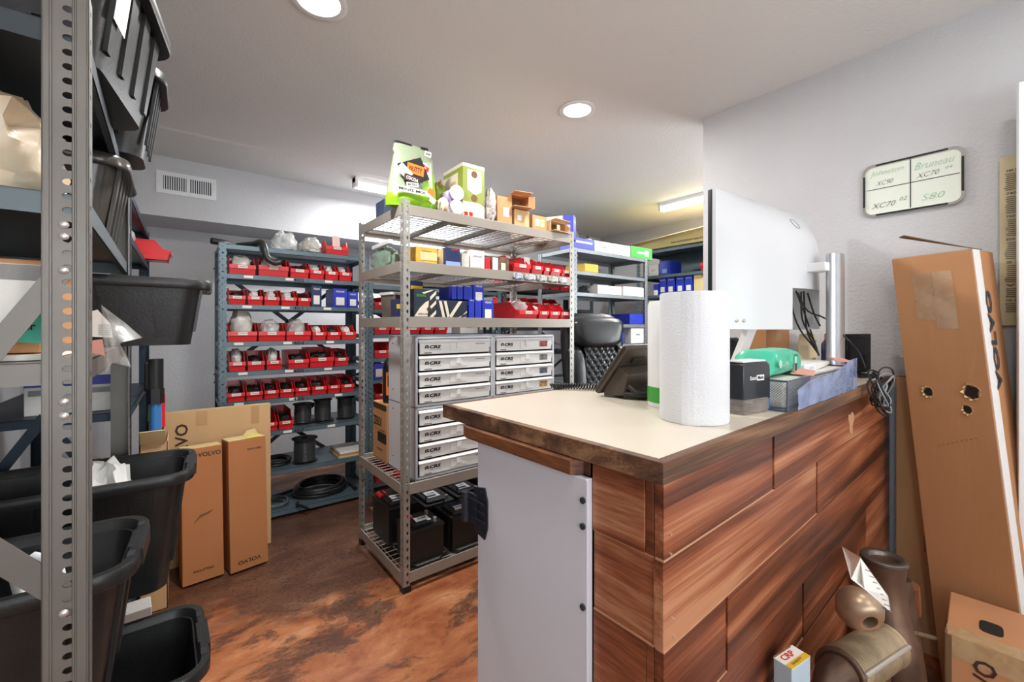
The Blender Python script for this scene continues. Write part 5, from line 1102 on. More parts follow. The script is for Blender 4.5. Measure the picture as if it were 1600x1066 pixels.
def openbox(label, x0, x1, y, d_, z, h, mat, rz=0, flaps=True, lines=None, roll=0):
    w2 = (x1-x0)/2; t = T('open_carton', label, 'cardboard box', ((x0+x1)/2, y+d_/2, z), rz); t.rotation_euler = (roll, 0, rz); q = .003
    MB().box(-w2, w2, -d_/2, d_/2, 0, q).box(-w2, -w2+q, -d_/2, d_/2, 0, h).box(w2-q, w2, -d_/2, d_/2, 0, h).box(-w2, w2, d_/2-q, d_/2, 0, h).box(-w2, w2, -d_/2, d_/2, h-q, h).build('body', mat, t)
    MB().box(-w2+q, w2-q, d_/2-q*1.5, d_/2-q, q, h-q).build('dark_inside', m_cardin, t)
    if flaps:
        MB().prism([(-d_/2, h), (-d_/2-h*.6, h*1.08), (-d_/2-h*.6, h*1.08+q), (-d_/2, h+q)], -w2, w2).build('top_flap', mat, t)
        MB().prism([(-d_/2, 0), (-d_/2-h*.5, -h*.0+.001), (-d_/2-h*.5, q+.001), (-d_/2, q)], -w2, w2).build('bottom_flap', mat, t)
        MB().prism([(w2, -d_/2), (w2+h*.35, -d_/2-h*.3), (w2+h*.35, -d_/2-h*.3+q), (w2, -d_/2+q)], q, h-q, 'z').build('side_flap', mat, t)
    if lines: lab(t, '-y', (0, -d_/2-.0004, h/2), 0, 0, None, lines)
    return t
tb(777, 801, 308, m_card, 'brown box upright beside the speckled bag on the top deck', [('#', .01, -.01, .05, m_paper, .04), ('RANCHO', .01, -.01, .010, m_blk, .035)], .13)
z_ = Z1+.001; x0, x1 = X(802, 1.9), X(830, 1.9)
h1 = W(815, 327, y=1.9).z-z_
tb(804, 828, 329, m_card2, 'lower brown box under the open one on the top deck', [('#', -.02, 0, .03, m_paper, .03), ('KIT', -.02, 0, .010, m_blk)], .13)
openbox('open brown box gaping toward the room, perched on a lower brown box', x0+.004, x1-.01, 1.905, .10, W(815, 329, y=1.9).z+.012, .075, m_card, R(-10))
tb(832, 855, 338, m_card, 'brown box with white label between the open box and the slanted one', [('#', -.02, 0, .04, m_paper, .035), ('PART', -.02, 0, .01, m_blk), ('#', .02, 0, .045, m_card3, .03)], .12)
openbox('slanted open brown box at the right end of the top deck', X(859, 1.9), X(886, 1.9), 1.91, .12, z_+.002, .065, m_card2, R(8), True, [('#', 0, .0, .03, m_paper, .03)])
t = T('long_blue_box', 'long white and blue box angled at the right end of the top deck', 'box', (X(862, 2.1), 2.19, Z1+.001), R(-58))
MB().box(-.22, .22, -.04, .04, 0, .16).build('body', m_paper, t, bev=.002); MB().box(.2205, .2212, -.04, .04, 0, .16).box(.15, .221, -.0408, .0408, .0, .1605).build('blue_end', m_blue, t)
lab(t, '+x', (.2214, 0, .08), 0, 0, None, [('VOLVO', 0, .04, .012, m_paper, .06)]); lab(t, '-y', (0, -.0412, .08), 0, 0, None, [('SERVICE', -.02, .02, .03, m_bluel, .2)])
# ---------- office chair ----------
m_lea = pm('black_leather', '#1f2224', .32, bump=.12, bs=90, coat=.15)
m_lea2 = pm('leather_edge', '#16181a', .35)
cb0 = W(941, 511, y=1.95); ch = T('office_chair', 'black high back leather office chair with diamond quilting facing the counter', 'chair', (cb0.x+.10, 2.03, 0), R(-12))
def cushion(name, cx, cz, w, h, t, y0, mat, parent, pw=.35, n=30, lean=.16, bulge=1.0, taper=0):
    """padded slab facing local -y"""
    mb = MB(); loops = []
    for k in range(9):
        s = k/8; a = s*math.pi/2
        loops.append((math.cos(a)**.5 if k < 8 else 0, math.sin(a)*t*bulge))
    L_ = []
    def ring(f, y):
        out = []
        for i in range(n):
            th = 2*math.pi*i/n; c, s_ = math.cos(th), math.sin(th)
            x = math.copysign(abs(c)**pw, c)*w/2; z = math.copysign(abs(s_)**pw, s_)*h/2; x *= 1-taper*(.5-z/h)
            zz = cz+z*f; out.append((cx+x*f, y0+y+(zz-.5)*lean, zz))
        return out
    L_.append(ring(.92, t*.35)); L_.append(ring(1, t*.12)); L_.append(ring(1, 0))
    for f, d in loops[1:8]: L_.append(ring(.35+.65*f, -d))
    mb.loft(L_); return mb.build(name, mat, parent, smooth=70)
cushion('back_shell', 0, .95, .57, .80, .045, .06, m_lea2, ch, .45, lean=.10, taper=.10)
cushion('head_cushion', 0, 1.205, .53, .235, .085, .02, m_lea, ch, .55, lean=.10, taper=.25)
cushion('side_bolster', -.20, .88, .13, .46, .075, .015, m_lea, ch, .6, lean=.10)
cushion('side_bolster', .20, .88, .13, .46, .075, .015, m_lea, ch, .6, lean=.10)
# quilted centre
mb = MB(); nu, nv = 60, 84; vs = []
for j in range(nv+1):
    for i in range(nu+1):
        u, v = (i/nu-.5)*.27, j/nv*.44; p_, q_ = (u/.052+v/.078), (u/.052-v/.078)
        d = min(abs(p_-round(p_)), abs(q_-round(q_)))*2; z = .66+v
        vs.append((u, -.015-.022*min(1, d*1.6)**.6-.01*math.cos(u/.27*3)+(z-.5)*.10, z))
mb.add(vs, [(j*(nu+1)+i, j*(nu+1)+i+1, (j+1)*(nu+1)+i+1, (j+1)*(nu+1)+i) for j in range(nv) for i in range(nu)]); mb.build('quilted_panel', pm('quilt_leather', '#3a3f42', .28, coat=.2), ch, smooth=60)
mb = MB()
for k in range(-6, 12):
    for sg in (1, -1):
        pts = []
        for q in range(30):
            v = q/29*.44; u = sg*(k*.052-v/.078*.052)
            if abs(u) < .133: pts.append((u, -.016-.01*math.cos(u/.27*3)+(.16+v)*.10-.004, .66+v))
        if len(pts) > 2: mb.tube(pts, .0022, 4)
mb.build('stitching', pm('pale_stitch', '#9aa4a8', .4), ch)
mb = MB(); mb.loft([rrect(.50, .48, .10, .50, cy=-.27), rrect(.54, .52, .12, .53, cy=-.27), rrect(.54, .52, .12, .58, cy=-.27), rrect(.46, .44, .10, .61, cy=-.27)]); mb.build('seat', m_lea, ch, smooth=60)
for s in (-1, 1):
    MB().tube([(s*.27, -.02, .72), (s*.285, -.10, .80), (s*.29, -.22, .82), (s*.29, -.34, .80), (s*.285, -.43, .74), (s*.27, -.44, .62), (s*.24, -.40, .53)], [.022, .032, .034, .034, .03, .022, .02], 12).build('armrest', m_lea, ch, smooth=60)
MB().cyl((0, -.25, .12), (0, -.25, .50), .03, n=18).build('gas_lift', m_dkst, ch, smooth=40)
for k in range(5):
    a = 2*math.pi*k/5+.3; ex, ey = .30*math.cos(a), -.25+.30*math.sin(a)
    MB().tube([(0, -.25, .13), (ex, ey, .075)], [.03, .018], 10).build('base_arm', m_rub, ch, smooth=50)
    MB().cyl((ex-.012, ey, .028), (ex+.012, ey, .028), .027, n=16).cyl((ex, ey, .03), (ex, ey, .08), .008).build('caster', m_rub, ch, smooth=40)

# ---------- totes ----------
def tote(label, loc, rz, L, Wd, H, mat=None, group=None, name='plastic_tote', tp=.035, ribs=4, r=.05):
    """long side along local x; origin at base centre; L, Wd are rim sizes"""
    mat = mat or m_tote; t = T(name, label, 'storage tote', loc, rz, group); q = .004
    l2, w2 = L-.05, Wd-.05
    def rr(z, e=0, rad=None): k = 1-z/H; return rrect(l2-2*tp*k-2*e, w2-2*tp*k-2*e, rad or r-e*.5, z, 6)
    mb = MB(); mb.loft([rr(0), rr(H*.5), rr(H-.02), rr(H-.02, q), rr(H*.5, q), rr(q*1.5, q)], cap0=True, cap1=True)
    # tapered ribs pressed out of the sides
    def rib(side, u, wt, wb, zt, zb):
        vs = []
        for (z, w_) in ((zb, wb), (zt, wt)):
            k = 1-z/H; off = (w2/2-tp*k) if side in 'ab' else (l2/2-tp*k)
            for dx in (-w_/2, w_/2):
                for pr_ in (-.001, .007):
                    p = (u+dx, off+pr_)
                    vs.append({'a': (p[0], -p[1], z), 'b': (p[0], p[1], z), 'c': (p[1], p[0], z), 'd': (-p[1], p[0], z)}[side])
        mb.add(vs, [(0, 1, 3, 2), (4, 6, 7, 5), (0, 4, 5, 1), (2, 3, 7, 6), (1, 5, 7, 3), (0, 2, 6, 4)])
    for s_ in 'ab':
        for k in range(ribs): rib(s_, (k+.5)/ribs*l2*.86-l2*.43, l2/ribs*.44, l2/ribs*.20, H-.022, H*.14)
    for s_ in 'cd':
        for k in range(2): rib(s_, (k-.5)*w2*.42, .05, .03, H-.022, H*.2)
    mb.build('body', mat, t, smooth=35)
    mb = MB(); R0 = rrect(l2-2*q, w2-2*q, r-q, H-.012, 6); a = [rrect(l2, w2, r, H-.03, 6), rrect(L-.006, Wd-.006, r+.018, H-.032, 6), rrect(L, Wd, r+.02, H-.028, 6), rrect(L, Wd, r+.02, H-.006, 6), rrect(L-.006, Wd-.006, r+.018, H, 6), rrect(l2+.012, w2+.012, r+.004, H, 6), rrect(l2+.004, w2+.004, r, H-.006, 6), rrect(l2-2*q, w2-2*q, r-q, H-.03, 6)]
    mb.loft(a, cap0=False, cap1=False); mb.build('rim', mat, t, smooth=40)
    for s_ in (-1, 1):
        m2 = MB(); x = s_*(L/2-.012); m2.box(min(x, x+s_*.016), max(x, x+s_*.016), -.065, .065, H-.036, H-.001); m2.box(s_*(l2/2+.006)-.005, s_*(l2/2+.006)+.005, -.05, .05, H+.0004, H+.0012)
        m2.build('handle', mat, t, bev=.002)
        m3 = MB()
        for yy in (-w2*.30, w2*.30): m3.box(s_*(l2/2+.011)-.006, s_*(l2/2+.011)+.006, yy-.014, yy+.014, H+.0002, H+.001)
        m3.build('lid_notch', m_gapd, t)
    return t
# tote a: top shelf, angled outwards
HB = .262
tote('topmost black tote with a white card on its side, angled over the shelf edge', (-.055-.20, 1.355, 1.7665), R(90-8), .49, .40, HB)
ta_ = [q for q in C.objects if q.get('label', '').startswith('topmost black tote')][0]; o = MB().box(-.035, .035, -.0006, .0006, -.07, .07).build('white_card', m_paper, ta_); o.location = (-.13, -.173, .17); o.rotation_euler = (R(7), 0, 0)
tote('black tote behind the topmost one, its rim just showing against the ceiling', (-.045-.20, 1.80, 1.7665), R(90), .30, .40, HB)
tote('smoky grey tote with brown rim squeezed on the shelf below the topmost totes', (-.130-.20, 1.80, 1.4765), R(91), .40, .40, .25, m_tote2)
# tote c: long side faces the viewer
yc = 1.70; xr = W(331, 436, y=yc).x; zc_ = 1.1875
tote('black ribbed tote sticking far out over the shelf above the blue shock absorber', (xr-.31, yc+.155, zc_), R(0), .62, .31, W(250, 433, y=yc).z-zc_, tp=.03)
# lower totes
r1 = W(300, 737, z=.80); 
tote('big open black tote holding a white bag, tipped over the shelf edge', (r1.x-.30, r1.y+.175, .4315), R(-2), .62, .355, .3685, tp=.045)
r2 = W(217, 884, z=.772)
tote('open black tote with a white handled jug in it, nearest the viewer', (r2.x-.31, r2.y+.165, .4315), R(-2), .62, .33, .34, tp=.04)
r3 = W(328, 1052, z=.37)
tote('open black tote standing on the floor at the bottom of the rack', (r3.x-.28, r3.y+.185, .001), R(2), .56, .37, .37, tp=.04)
bag('shopping_bag', 'white shopping bag stuffed in the big open black tote', 'plastic bag', (-.20, 1.80, .445), (.17, .15, .40), pm('white_bag_film', '#e4e3df', .35, bump=.5, bs=25), 51, .22, .5)
v = W(45, 880, z=.80)
t = T('white_handled_jug', 'white and navy jug with a looped handle lying in the nearest black tote', 'jug', (v.x+.01, r2.y+.155, .445), R(70)); t.scale = (.72, .72, .95)
MB().loft([rrect(.13, .17, .03, 0), rrect(.15, .19, .03, .02), rrect(.15, .19, .03, .22), rrect(.10, .14, .03, .27), rrect(.05, .05, .02, .29, cy=-.03)]).build('jug_body', m_white, t, smooth=40)
MB().tube([(0, .055, .25), (0, .075, .32), (0, .03, .345), (0, -.02, .33), (0, -.03, .28)], .014, 10).build('handle', m_white, t, smooth=60)
mb = MB().box(-.0765, .0765, -.075, .075, .05, .20); mb.build('label', m_navyb, t); mb = MB(); put_text(mb, 'STORM', .035, (.078, 0, .14), (0, 1, 0), (0, 0, 1), 0, w=.12); put_text(mb, 'STORM', .035, (-.078, 0, .14), (0, -1, 0), (0, 0, 1), 0, w=.12); mb.build('lettering', m_white, t)
# narrow carton between the totes
v = W(215, 960, z=.10)
t = T('narrow_carton', 'narrow white carton on the floor between the floor tote and the rack', 'box', (.0, 1.99, .0), R(5)); t.location = (W(214, 968, y=1.9).x+.0, 1.92, 0)
MB().box(-.035, .035, -.04, .04, 0, .30).build('body', m_paper, t, bev=.002); MB().box(-.034, .034, -.0405, -.0401, .20, .25).build('blue_stripe', m_bluel, t); MB().box(-.033, .033, -.039, .039, .30, .3012).build('top_flap', m_paper, t)
# shelf with the wrapped heap (z 1.475, left)
bag('wrapped_bundle', 'large heap wrapped in tan tinted plastic film on the near shelf', 'bundle', (-.37, 1.30, 1.4765), (.36, .36, .24), pm('tan_film_bundle', '#d9c6ab', .3, bump=1.0, bs=14, vs=5, col2='#c2a784'), 61, .22, .1)
# labelled box and teal note (z 1.186, left)
ZS = 1.1875
t = T('parts_carton', 'brown carton with a blue topped barcode label on the near middle shelf', 'cardboard box', (-.336, 1.24, ZS+.012), R(-1))
MB().box(-.20, .13, -.11, .13, 0, .165).build('body', m_card, t, bev=.002); MB().box(-.218, -.046, -.109, .129, .165, .166).box(-.044, .129, -.109, .129, .165, .166).build('top_flap', m_card, t)
lab(t, '-y', (.025, -.1104, .068), 0, 0, None, [('#', .03, .035, .11, m_paper, .20), ('#', .03, .075, .028, m_navyb, .20), ('VOLVO', .07, .075, .012, m_paper, .05), ('8171503', .01, .048, .014, m_blk, .07), ('PUMP A COOLANT', .03, .033, .006, m_blk, .08)]+[('#', -.045+.006*i, .012, .016, m_blk, .002+.0015*(i % 3)) for i in range(14)]+[('#', -.045+.006*i, -.008, .014, m_blk, .0025+.001*(i % 2)) for i in range(14)])
o = MB().add([(-.060, 0, 0), (.042, 0, -.008), (.052, -.004, .044), (.018, -.004, .050), (-.060, .001, 0), (.042, .001, -.008), (.052, -.003, .044), (.018, -.003, .050)], [(0, 1, 2, 3), (7, 6, 5, 4), (0, 4, 5, 1), (1, 5, 6, 2), (2, 6, 7, 3), (3, 7, 4, 0)]).build('teal_note', pm('teal_paper', '#4dbba2', .6)); o.location = W(33, 531, y=1.118)+Vector((0, 0, -.0)); tag(o, 'teal paper note with a scrawled word propped against the brown carton', 'note')
lab(o, '-y', (.005, -.004, .024), 0, 0, None, [('iller', 0, 0, .014, m_blk, .026)])
o = MB(); n_ = 16; vs = []
for j in range(2):
    for i in range(n_+1): u = i/n_; vs += [(-.36+.62*u, 0, .004*math.sin(u*9)+.006+j*.0), (-.36+.62*u, .24, .010+.004*math.sin(u*7+1))]
o = MB(); o.add([(-.20, 0, 0), (.255, 0, 0), (.255, .28, 0), (-.20, .28, 0), (-.20, 0, .009), (.255, 0, .010), (.255, .28, .0095), (-.20, .28, .008)], [(3, 2, 1, 0), (4, 5, 6, 7), (0, 1, 5, 4), (1, 2, 6, 5), (2, 3, 7, 6), (3, 0, 4, 7)])
o = o.build('foam_sheet', pm('white_foam', '#e6e1d8', .8)); o.location = (-.455, 1.10, ZS); tag(o, 'white padded sheet lying under the brown carton on the near middle shelf', 'sheet')
# clear bag with paper sticking out of the rack
t = T('document_bag', 'clear pointed plastic bag with printed papers sticking out beside the near post', 'plastic bag', (0, 0, 0))
ctr = lambda px, py, y: W(px, py, y=y)
pts = [ctr(158, 476, 1.20), ctr(162, 480, 1.22), ctr(196, 505, 1.24), ctr(222, 528, 1.25), ctr(190, 536, 1.21), ctr(183, 540, 1.20), ctr(204, 574, 1.21), ctr(175, 567, 1.17), ctr(168, 580, 1.14), ctr(164, 586, 1.09)]
cen = sum(pts, Vector())/len(pts); mb = MB(); front = []
for p in pts: front.append(p)
def rng(s, dy): return [cen+(p-cen)*s+Vector((0, dy+.006*noise.noise(p*40), 0)) for p in pts]
mb.loft([[tuple(q) for q in l] for l in (rng(.3, -.035), rng(.65, -.028), rng(1, 0), rng(1, .002), rng(.65, .028), rng(.3, .035))]); mb.build('film', film('crisp_clear_film', '#dcdad6', .78, .12), t, smooth=80)
a = W(152, 512, y=1.19); mb = MB()
mb.add([W(136, 488, y=1.19), W(152, 484, y=1.19), W(172, 506, y=1.19), W(176, 528, y=1.19), W(136, 526, y=1.19)], [(0, 4, 3, 2, 1)]); q = [v+Vector((0, .001, 0)) for v in [W(136, 488, y=1.19), W(152, 484, y=1.19), W(172, 506, y=1.19), W(176, 528, y=1.19), W(136, 526, y=1.19)]]; mb.add(q, [(0, 1, 2, 3, 4)])
mb.add([W(130, 534, y=1.195), W(160, 530, y=1.195), W(164, 556, y=1.195), W(134, 550, y=1.195)], [(0, 3, 2, 1)], 1)
for k in range(6): card(mb, W(163, 508+k*3, y=1.1895), (1, 0, 0), (0, 0, 1), .018, .0012, 2, .0003)
mb.build('papers', [m_paper, pm('pink_paper', '#eba79a'), m_grey], t)
# ---------- navy unit things ----------
def nbox(label, x, y, z, w, d, h, mat, lines=None, name='parts_box', cat='box'):
    t = T(name, label, cat, (x, y, z+.0008)); MB().box(-w/2, w/2, -d/2, d/2, 0, h).build('body', mat, t, bev=.002); MB().box(-w/2+.001, w/2-.001, -d/2+.001, -.0005, h, h+.001).box(-w/2+.001, w/2-.001, .0005, d/2-.001, h, h+.001).build('top_flap', mat, t)
    if lines: lab(t, '-y', (0, -d/2-.0004, h/2), 0, 0, None, lines)
    return t
nbox('white carton with a blue lid on the navy shelf beyond the near post', -.33, 2.33, .93, .24, .22, .135, m_paper, [('#', 0, .05, .035, m_blue, .24), ('#', 0, .012, .02, m_grey, .22)])
nbox('brown carton on the lower navy shelf behind the big open tote', -.42, 2.33, .45, .28, .24, .25, m_card)
nbox('orange brown carton on the navy shelf under the black tote', -.33, 2.36, 1.2, .24, .2, .14, m_card, [('#', 0, 0, .05, m_paper, .1)])
nbox('cream carton at the front of the upper navy shelf below the red bin', -.235, 2.62, 1.2, .11, .16, .20, m_card3, [('#', .02, 0, .12, m_paper, .05)])
nbox('tan carton beside the cream one on the upper navy shelf', -.25, 2.80, 1.2, .12, .14, .24, m_card2)
nbox('blue and white carton standing on the topmost navy shelf space', -.25, 2.36, 1.6, .10, .16, .14, m_blue, [('#', .02, 0, .1, m_paper, .03)])
bag('parts_bag', 'white bag of parts on the upper navy shelf beside the blue carton', 'plastic bag', (-.25, 2.60, 1.6015), (.13, .2, .12), m_bag2, 71, .2, .3)
bin_((-.075, 3.0, 1.601), .11, .22, .105, R(90), 'red plastic bin sticking out at the far end of the navy shelving', None)
# tall carton with shock absorbers
cx_ = W(222, 650, y=2.42).x
t = T('tall_carton', 'tall open tan carton holding tools between the totes and the flat carton', 'cardboard box', (-.111, 2.55, 0), R(0))
MB().box(-.047, .047, -.12, -.117, 0, .74).box(-.047, .047, .117, .12, 0, .74).box(-.047, -.044, -.12, .12, 0, .74).box(.044, .047, -.12, .12, 0, .74).box(-.047, .047, -.12, .12, .0, .003).build('body', m_card2, t)
MB().prism([(-.12, .74), (-.16, .80), (-.163, .798), (-.123, .738)], -.045, .04).build('flap', m_card3, t)
def shock(label, px, y, z0, z1, col, r=.024):
    x = X(px, y); t = T('shock_absorber', label, 'shock absorber', (x, y, z0)); h = z1-z0
    MB().cyl((0, 0, 0), (0, 0, h*.55), r, n=20).build('black_tube', m_rub, t, smooth=40); MB().cyl((0, 0, h*.55), (0, 0, h*.82), r*1.02, n=20).build('coloured_tube', col, t, smooth=40)
    MB().cyl((0, 0, h*.82), (0, 0, h*.88), r*1.45, n=6).build('collar', m_rub, t, smooth=40); MB().cyl((0, 0, h*.88), (0, 0, h), r*1.3, n=20).build('top_cap', m_rub, t, smooth=40)
m_sb = pm('mid_blue_tube', '#3f7fc0', .3)
shock('blue and black shock absorber standing tallest out of the tall carton', 243, 2.47, .006, W(245, 561, y=2.47).z, m_sb, .021)
x = -.088; t = T('red_handled_tool', 'red handled tool standing between the green funnel and the blue shock absorber', 'tool', (x, 2.535, .006))
MB().cyl((0, 0, 0), (0, 0, .78), .008).build('shaft', m_dkst, t); MB().cyl((0, 0, .78), (0, 0, .93), .013, n=12).build('red_grip', m_red, t, smooth=40); MB().cyl((0, 0, .93), (0, 0, .96), .009, .003, n=12).build('tip', m_zinc, t, smooth=40)
x = -.118; t = T('green_funnel', 'lime green and black tool standing at the left of the red handled one', 'tool', (x, 2.62, .006))
MB().cyl((0, 0, 0), (0, 0, .82), .012).build('shaft', m_dkst, t); MB().cyl((0, 0, .80), (0, 0, .94), .024, .018, n=18).build('green_body', pm('bright_lime', '#8fd02a', .35), t, smooth=40)
MB().prism([(-.035, .94), (.02, .94), (.03, .98), (.03, 1.03), (.01, 1.075), (-.035, 1.075)], -.028, .028, 'y').build('black_head', m_rub, t, bev=.006)
# ---------- cartons on the floor ----------
def standing(label, c0, c1, h, dep_, lean, mat, group=None, rz=0.0):
    """carton standing on the floor, front face bottom corners c0, c1 (x,y), leaning back"""
    a = Vector((c0[0], c0[1], 0)); b = Vector((c1[0], c1[1], 0)); w = (b-a).length; ang = math.atan2(b.y-a.y, b.x-a.x)
    t = T('tall_cardboard_carton', label, 'cardboard box', a+Vector((0, 0, dep_*math.sin(lean)+.001)), 0, group); t.rotation_euler = (-lean, 0, ang); t.rotation_mode = 'XYZ'
    MB().box(0, w, 0, dep_, 0, h).build('body', mat, t, bev=.0025)
    return t, w
b0 = W(285, 923, z=0); b1 = W(350, 901, z=0); h_ = .645
t, w = standing('narrow brown carton with a torn slit, left of the pair before the wide one', (b0.x, b0.y), (b1.x, b1.y), .64, .12, R(5), pm('orange_cardboard', '#b9794a', .8, var=.07, vs=4, bump=.2, bs=50, stretch=(1, 1, .15)))
m_oc = MATS['orange_cardboard']
MB().box(.002, w-.002, .002, .058, .64, .6415).box(.002, w-.002, .062, .118, .64, .6415).build('top_flap', m_card3, t)
lab(t, '-y', (w/2, -.0005, 0), 0, 0, None, [('VOLVO', w*.18, .605, .022, m_ink2, .095), ('3062-274365', .0, .055, .010, m_ink2, .085)])
mb = MB(); mb.prism([(w*.28, .285), (w*.45, .31), (w*.62, .315), (w*.74, .33), (w*.60, .322), (w*.44, .318)], -.004, .0, 'y'); mb.build('torn_slit', m_cardin, t)
b0 = W(360, 901.5, z=0); b1 = W(419, 880, z=0)
t, w = standing('narrow brown carton with upside down lettering, right of the pair by the slate shelving', (b0.x, b0.y), (b1.x, b1.y), .655, .13, R(4), m_oc)
MB().box(.002, w-.002, .002, .060, .655, .6565).box(.002, w-.002, .064, .128, .655, .6565).build('top_flap', m_card3, t); MB().prism([(w*.5, .655), (w*.62, .685), (w*.85, .69), (w*.95, .655)], .09, .093, 'y').build('torn_flap', m_card3, t)
MB().box(w*.5, w*.85, -.001, .035, .6566, .659).build('yellow_tape', pm('lime_yellow_tape', '#d8de4a', .5), t)
lab(t, '-yr', (w/2, -.0005, 0), 0, 0, None, [('VOLVO', 0, -.04, .020, m_ink2, .105)]); lab(t, '-y', (w/2, -.0005, 0), 0, 0, None, [('307515 3003', w*.18, .60, .009, m_ink2, .065)])
yq = 2.80; x0, x1 = X(250, yq), X(423, yq)
t, w = standing('wide flat tan carton standing on edge before the slate shelving', (x0+.01, yq+.0), (x1, yq-.01), .80, .045, R(2), m_card2)
MB().box(.002, w-.002, .002, .043, .80, .801).build('top_flap', m_card3, t)
lab(t, '-yup', (.075, -.0005, .60), 0, 0, None, [('VOLVO', 0, 0, .055, m_ink2, .27)])
mb = MB(); card(mb, (w*.33, -.0008, .755), (1, 0, 0), (0, 0, 1), .05, .075); card(mb, (w*.84, -.0008, .745), (1, 0, 0), (0, 0, 1), .04, .10); mb.build('packing_tape', pm('old_tape', '#bd9260', .35), t)

# ---------- right wall things ----------
y0, y1 = W(1349.5, 300, x=XR).y, W(1509, 300, x=XR).y; z1, z0 = 1.918, 1.703
t = T('whiteboard', 'small framed whiteboard with handwritten notes in four panels on the right wall', 'whiteboard', (XR, (y0+y1)/2, (z0+z1)/2), R(-90))
bw, bh_ = (y0-y1), z1-z0; rc = .032
def rl(w_, h_, r_, y, n=6): return [(p[0], y, p[1]) for p in [(q[0], q[1]) for q in rrect(w_, h_, r_, 0, n)]]
MB().loft([rl(bw-.01, bh_-.01, rc-.004, 0), rl(bw-.01, bh_-.01, rc-.004, -.008)]).build('white_panel', pm('board_white', '#e9efe2', .25), t)
MB().loft([rl(bw, bh_, rc, 0), rl(bw, bh_, rc, -.013), rl(bw-.018, bh_-.018, rc-.008, -.013), rl(bw-.022, bh_-.022, rc-.009, -.008)], cap1=False).build('chrome_frame', pm('chrome_plastic', '#c9c7c2', .18, .8), t, smooth=40)
mb = MB(); k = rc+.012
mb.box(-bw/2+k, bw/2-k, -.0145, -.0125, bh_/2-.008, bh_/2-.002).box(-bw/2+k, bw/2-k, -.0145, -.0125, -bh_/2+.002, -bh_/2+.009).box(-bw/2+.002, -bw/2+.009, -.0145, -.0125, -bh_/2+k, bh_/2-k).box(bw/2-.009, bw/2-.002, -.0145, -.0125, -bh_/2+k, bh_/2-k).build('black_inlay', m_blk, t)
mb = MB(); mb.box(-.0015, .0015, -.0092, -.008, -bh_/2+.014, bh_/2-.012).box(-bw/2+.014, bw/2-.014, -.0092, -.008, -.002+.006, .0005+.006).build('marker_lines', m_blk, t)
def hand(ls):
    for s_, du, dv, h_, m_, w_ in ls:
        q_ = MB(); put_text(q_, s_, h_, (du, -.0088, dv), (1, 0, .03), (0, 0, 1), 0, w=w_, bold=-.018, shear=.35); q_.build('handwriting', m_, t)
mg_ = pm('green_marker', '#8fc3a0', .5); mi_ = pm('black_marker', '#2a2a2c', .5)
hand([('Johnston', -bw*.24, .068, .026, mg_, .10), ('XC90', -bw*.26, .028, .018, mi_, .05), ('Bruneau', bw*.23, .064, .026, mg_, .105), ('XC70', bw*.17, .026, .018, mi_, .06), ('04', bw*.36, .036, .009, mi_, .018), ('XC70', -bw*.27, -.064, .020, mi_, .07), ('02', -bw*.07, -.052, .014, mi_, .022), ('S80', bw*.22, -.062, .022, mg_, .06)])
# printed wall chart
ya, yb_ = W(1563, 400, x=XR).y, W(1563, 400, x=XR).y-.24; zt_, zb_2 = 1.836, 1.252
t = T('wall_chart', 'yellowed printed parts chart hanging at the right edge beside the open door', 'chart', (XR-.004, (ya+yb_)/2, (zt_+zb_2)/2), R(-90)); cw_, chh = ya-yb_, zt_-zb_2
mb = MB(); n_ = 12; L_ = []
for yo in (0, .002):
    L_.append([(-cw_/2+cw_*i/n_, -.003-.010*(1-i/n_)**2*1.0+yo-.002, -chh/2) for i in range(n_+1)]+[(cw_/2-cw_*i/n_, -.003-.010*(i/n_)**2+yo-.002, chh/2) for i in range(n_+1)])
mb.loft(L_); mb.build('aged_paper', pm('aged_paper', '#d9c9a3', .7, vs=4, var=.2), t, smooth=40)
mb = MB(); z = chh/2-.05
sec = ['240 SERIES', '740 GL', '760 GLE', '850 GLT', 'S70', 'V70', 'OIL GRADE']
for s_ in sec:
    put_text(mb, s_, .008, (-.080, -.0175, z), (1, 0, 0), (0, 0, 1), 0, w=.05); z -= .012
    for k in range(9 if z > -.1 else 5):
        for cc in range(3): card(mb, (-.088+.045*cc+random.uniform(-.002, .002), -.0175, z), (1, 0, 0), (0, 0, 1), random.uniform(.028, .04), .0022, 0, .0003)
        z -= .0068
    z -= .006
mb.build('printed_text', pm('faded_ink', '#4a4238', .7), t)
# long leaning carton
q0 = W(1518, 388, x=2.05); q1 = W(1393, 404, x=2.11)
Ht = q0.z; Lc = .222
a = Vector((2.05, q0.y, Ht)); b = Vector((q1.x, q1.y, Ht)); yb2 = .14
t = T('long_cardboard_carton', 'tall battered carton leaning at the wall with two torn holes', 'cardboard box', (0, 0, 0))
dir_l = (b-a).normalized(); dir_r = Vector((dir_l.y, -dir_l.x, 0)); 
if dir_r.x < 0: dir_r = -dir_r
wl = (b-a).length; wr = .135; base = Vector((2.05, q0.y-.135, 0.0)); sh = (a-base)
def LC(u, v, h): # u along the wide face (away), v to the wall, h up 0..1
    return base+dir_l*(u*wl)+dir_r*(v*wr)+sh*h
def facebox(mb, u0, u1, v0, v1, h0, h1, m=0):
    vs = [LC(u, v, h) for u in (u0, u1) for v in (v0, v1) for h in (h0, h1)]
    mb.add(vs, [(0, 1, 3, 2), (4, 6, 7, 5), (0, 4, 5, 1), (2, 3, 7, 6), (0, 2, 6, 4), (1, 5, 7, 3)], m)
m_big = pm('battered_cardboard', '#b9855a', .8, var=.09, vs=3, bump=.35, bs=35, stretch=(1, 1, .12))
mb = MB(); facebox(mb, 0, 1, 0, 1, .0, .997); mb.build('body', m_big, t, bev=.002)
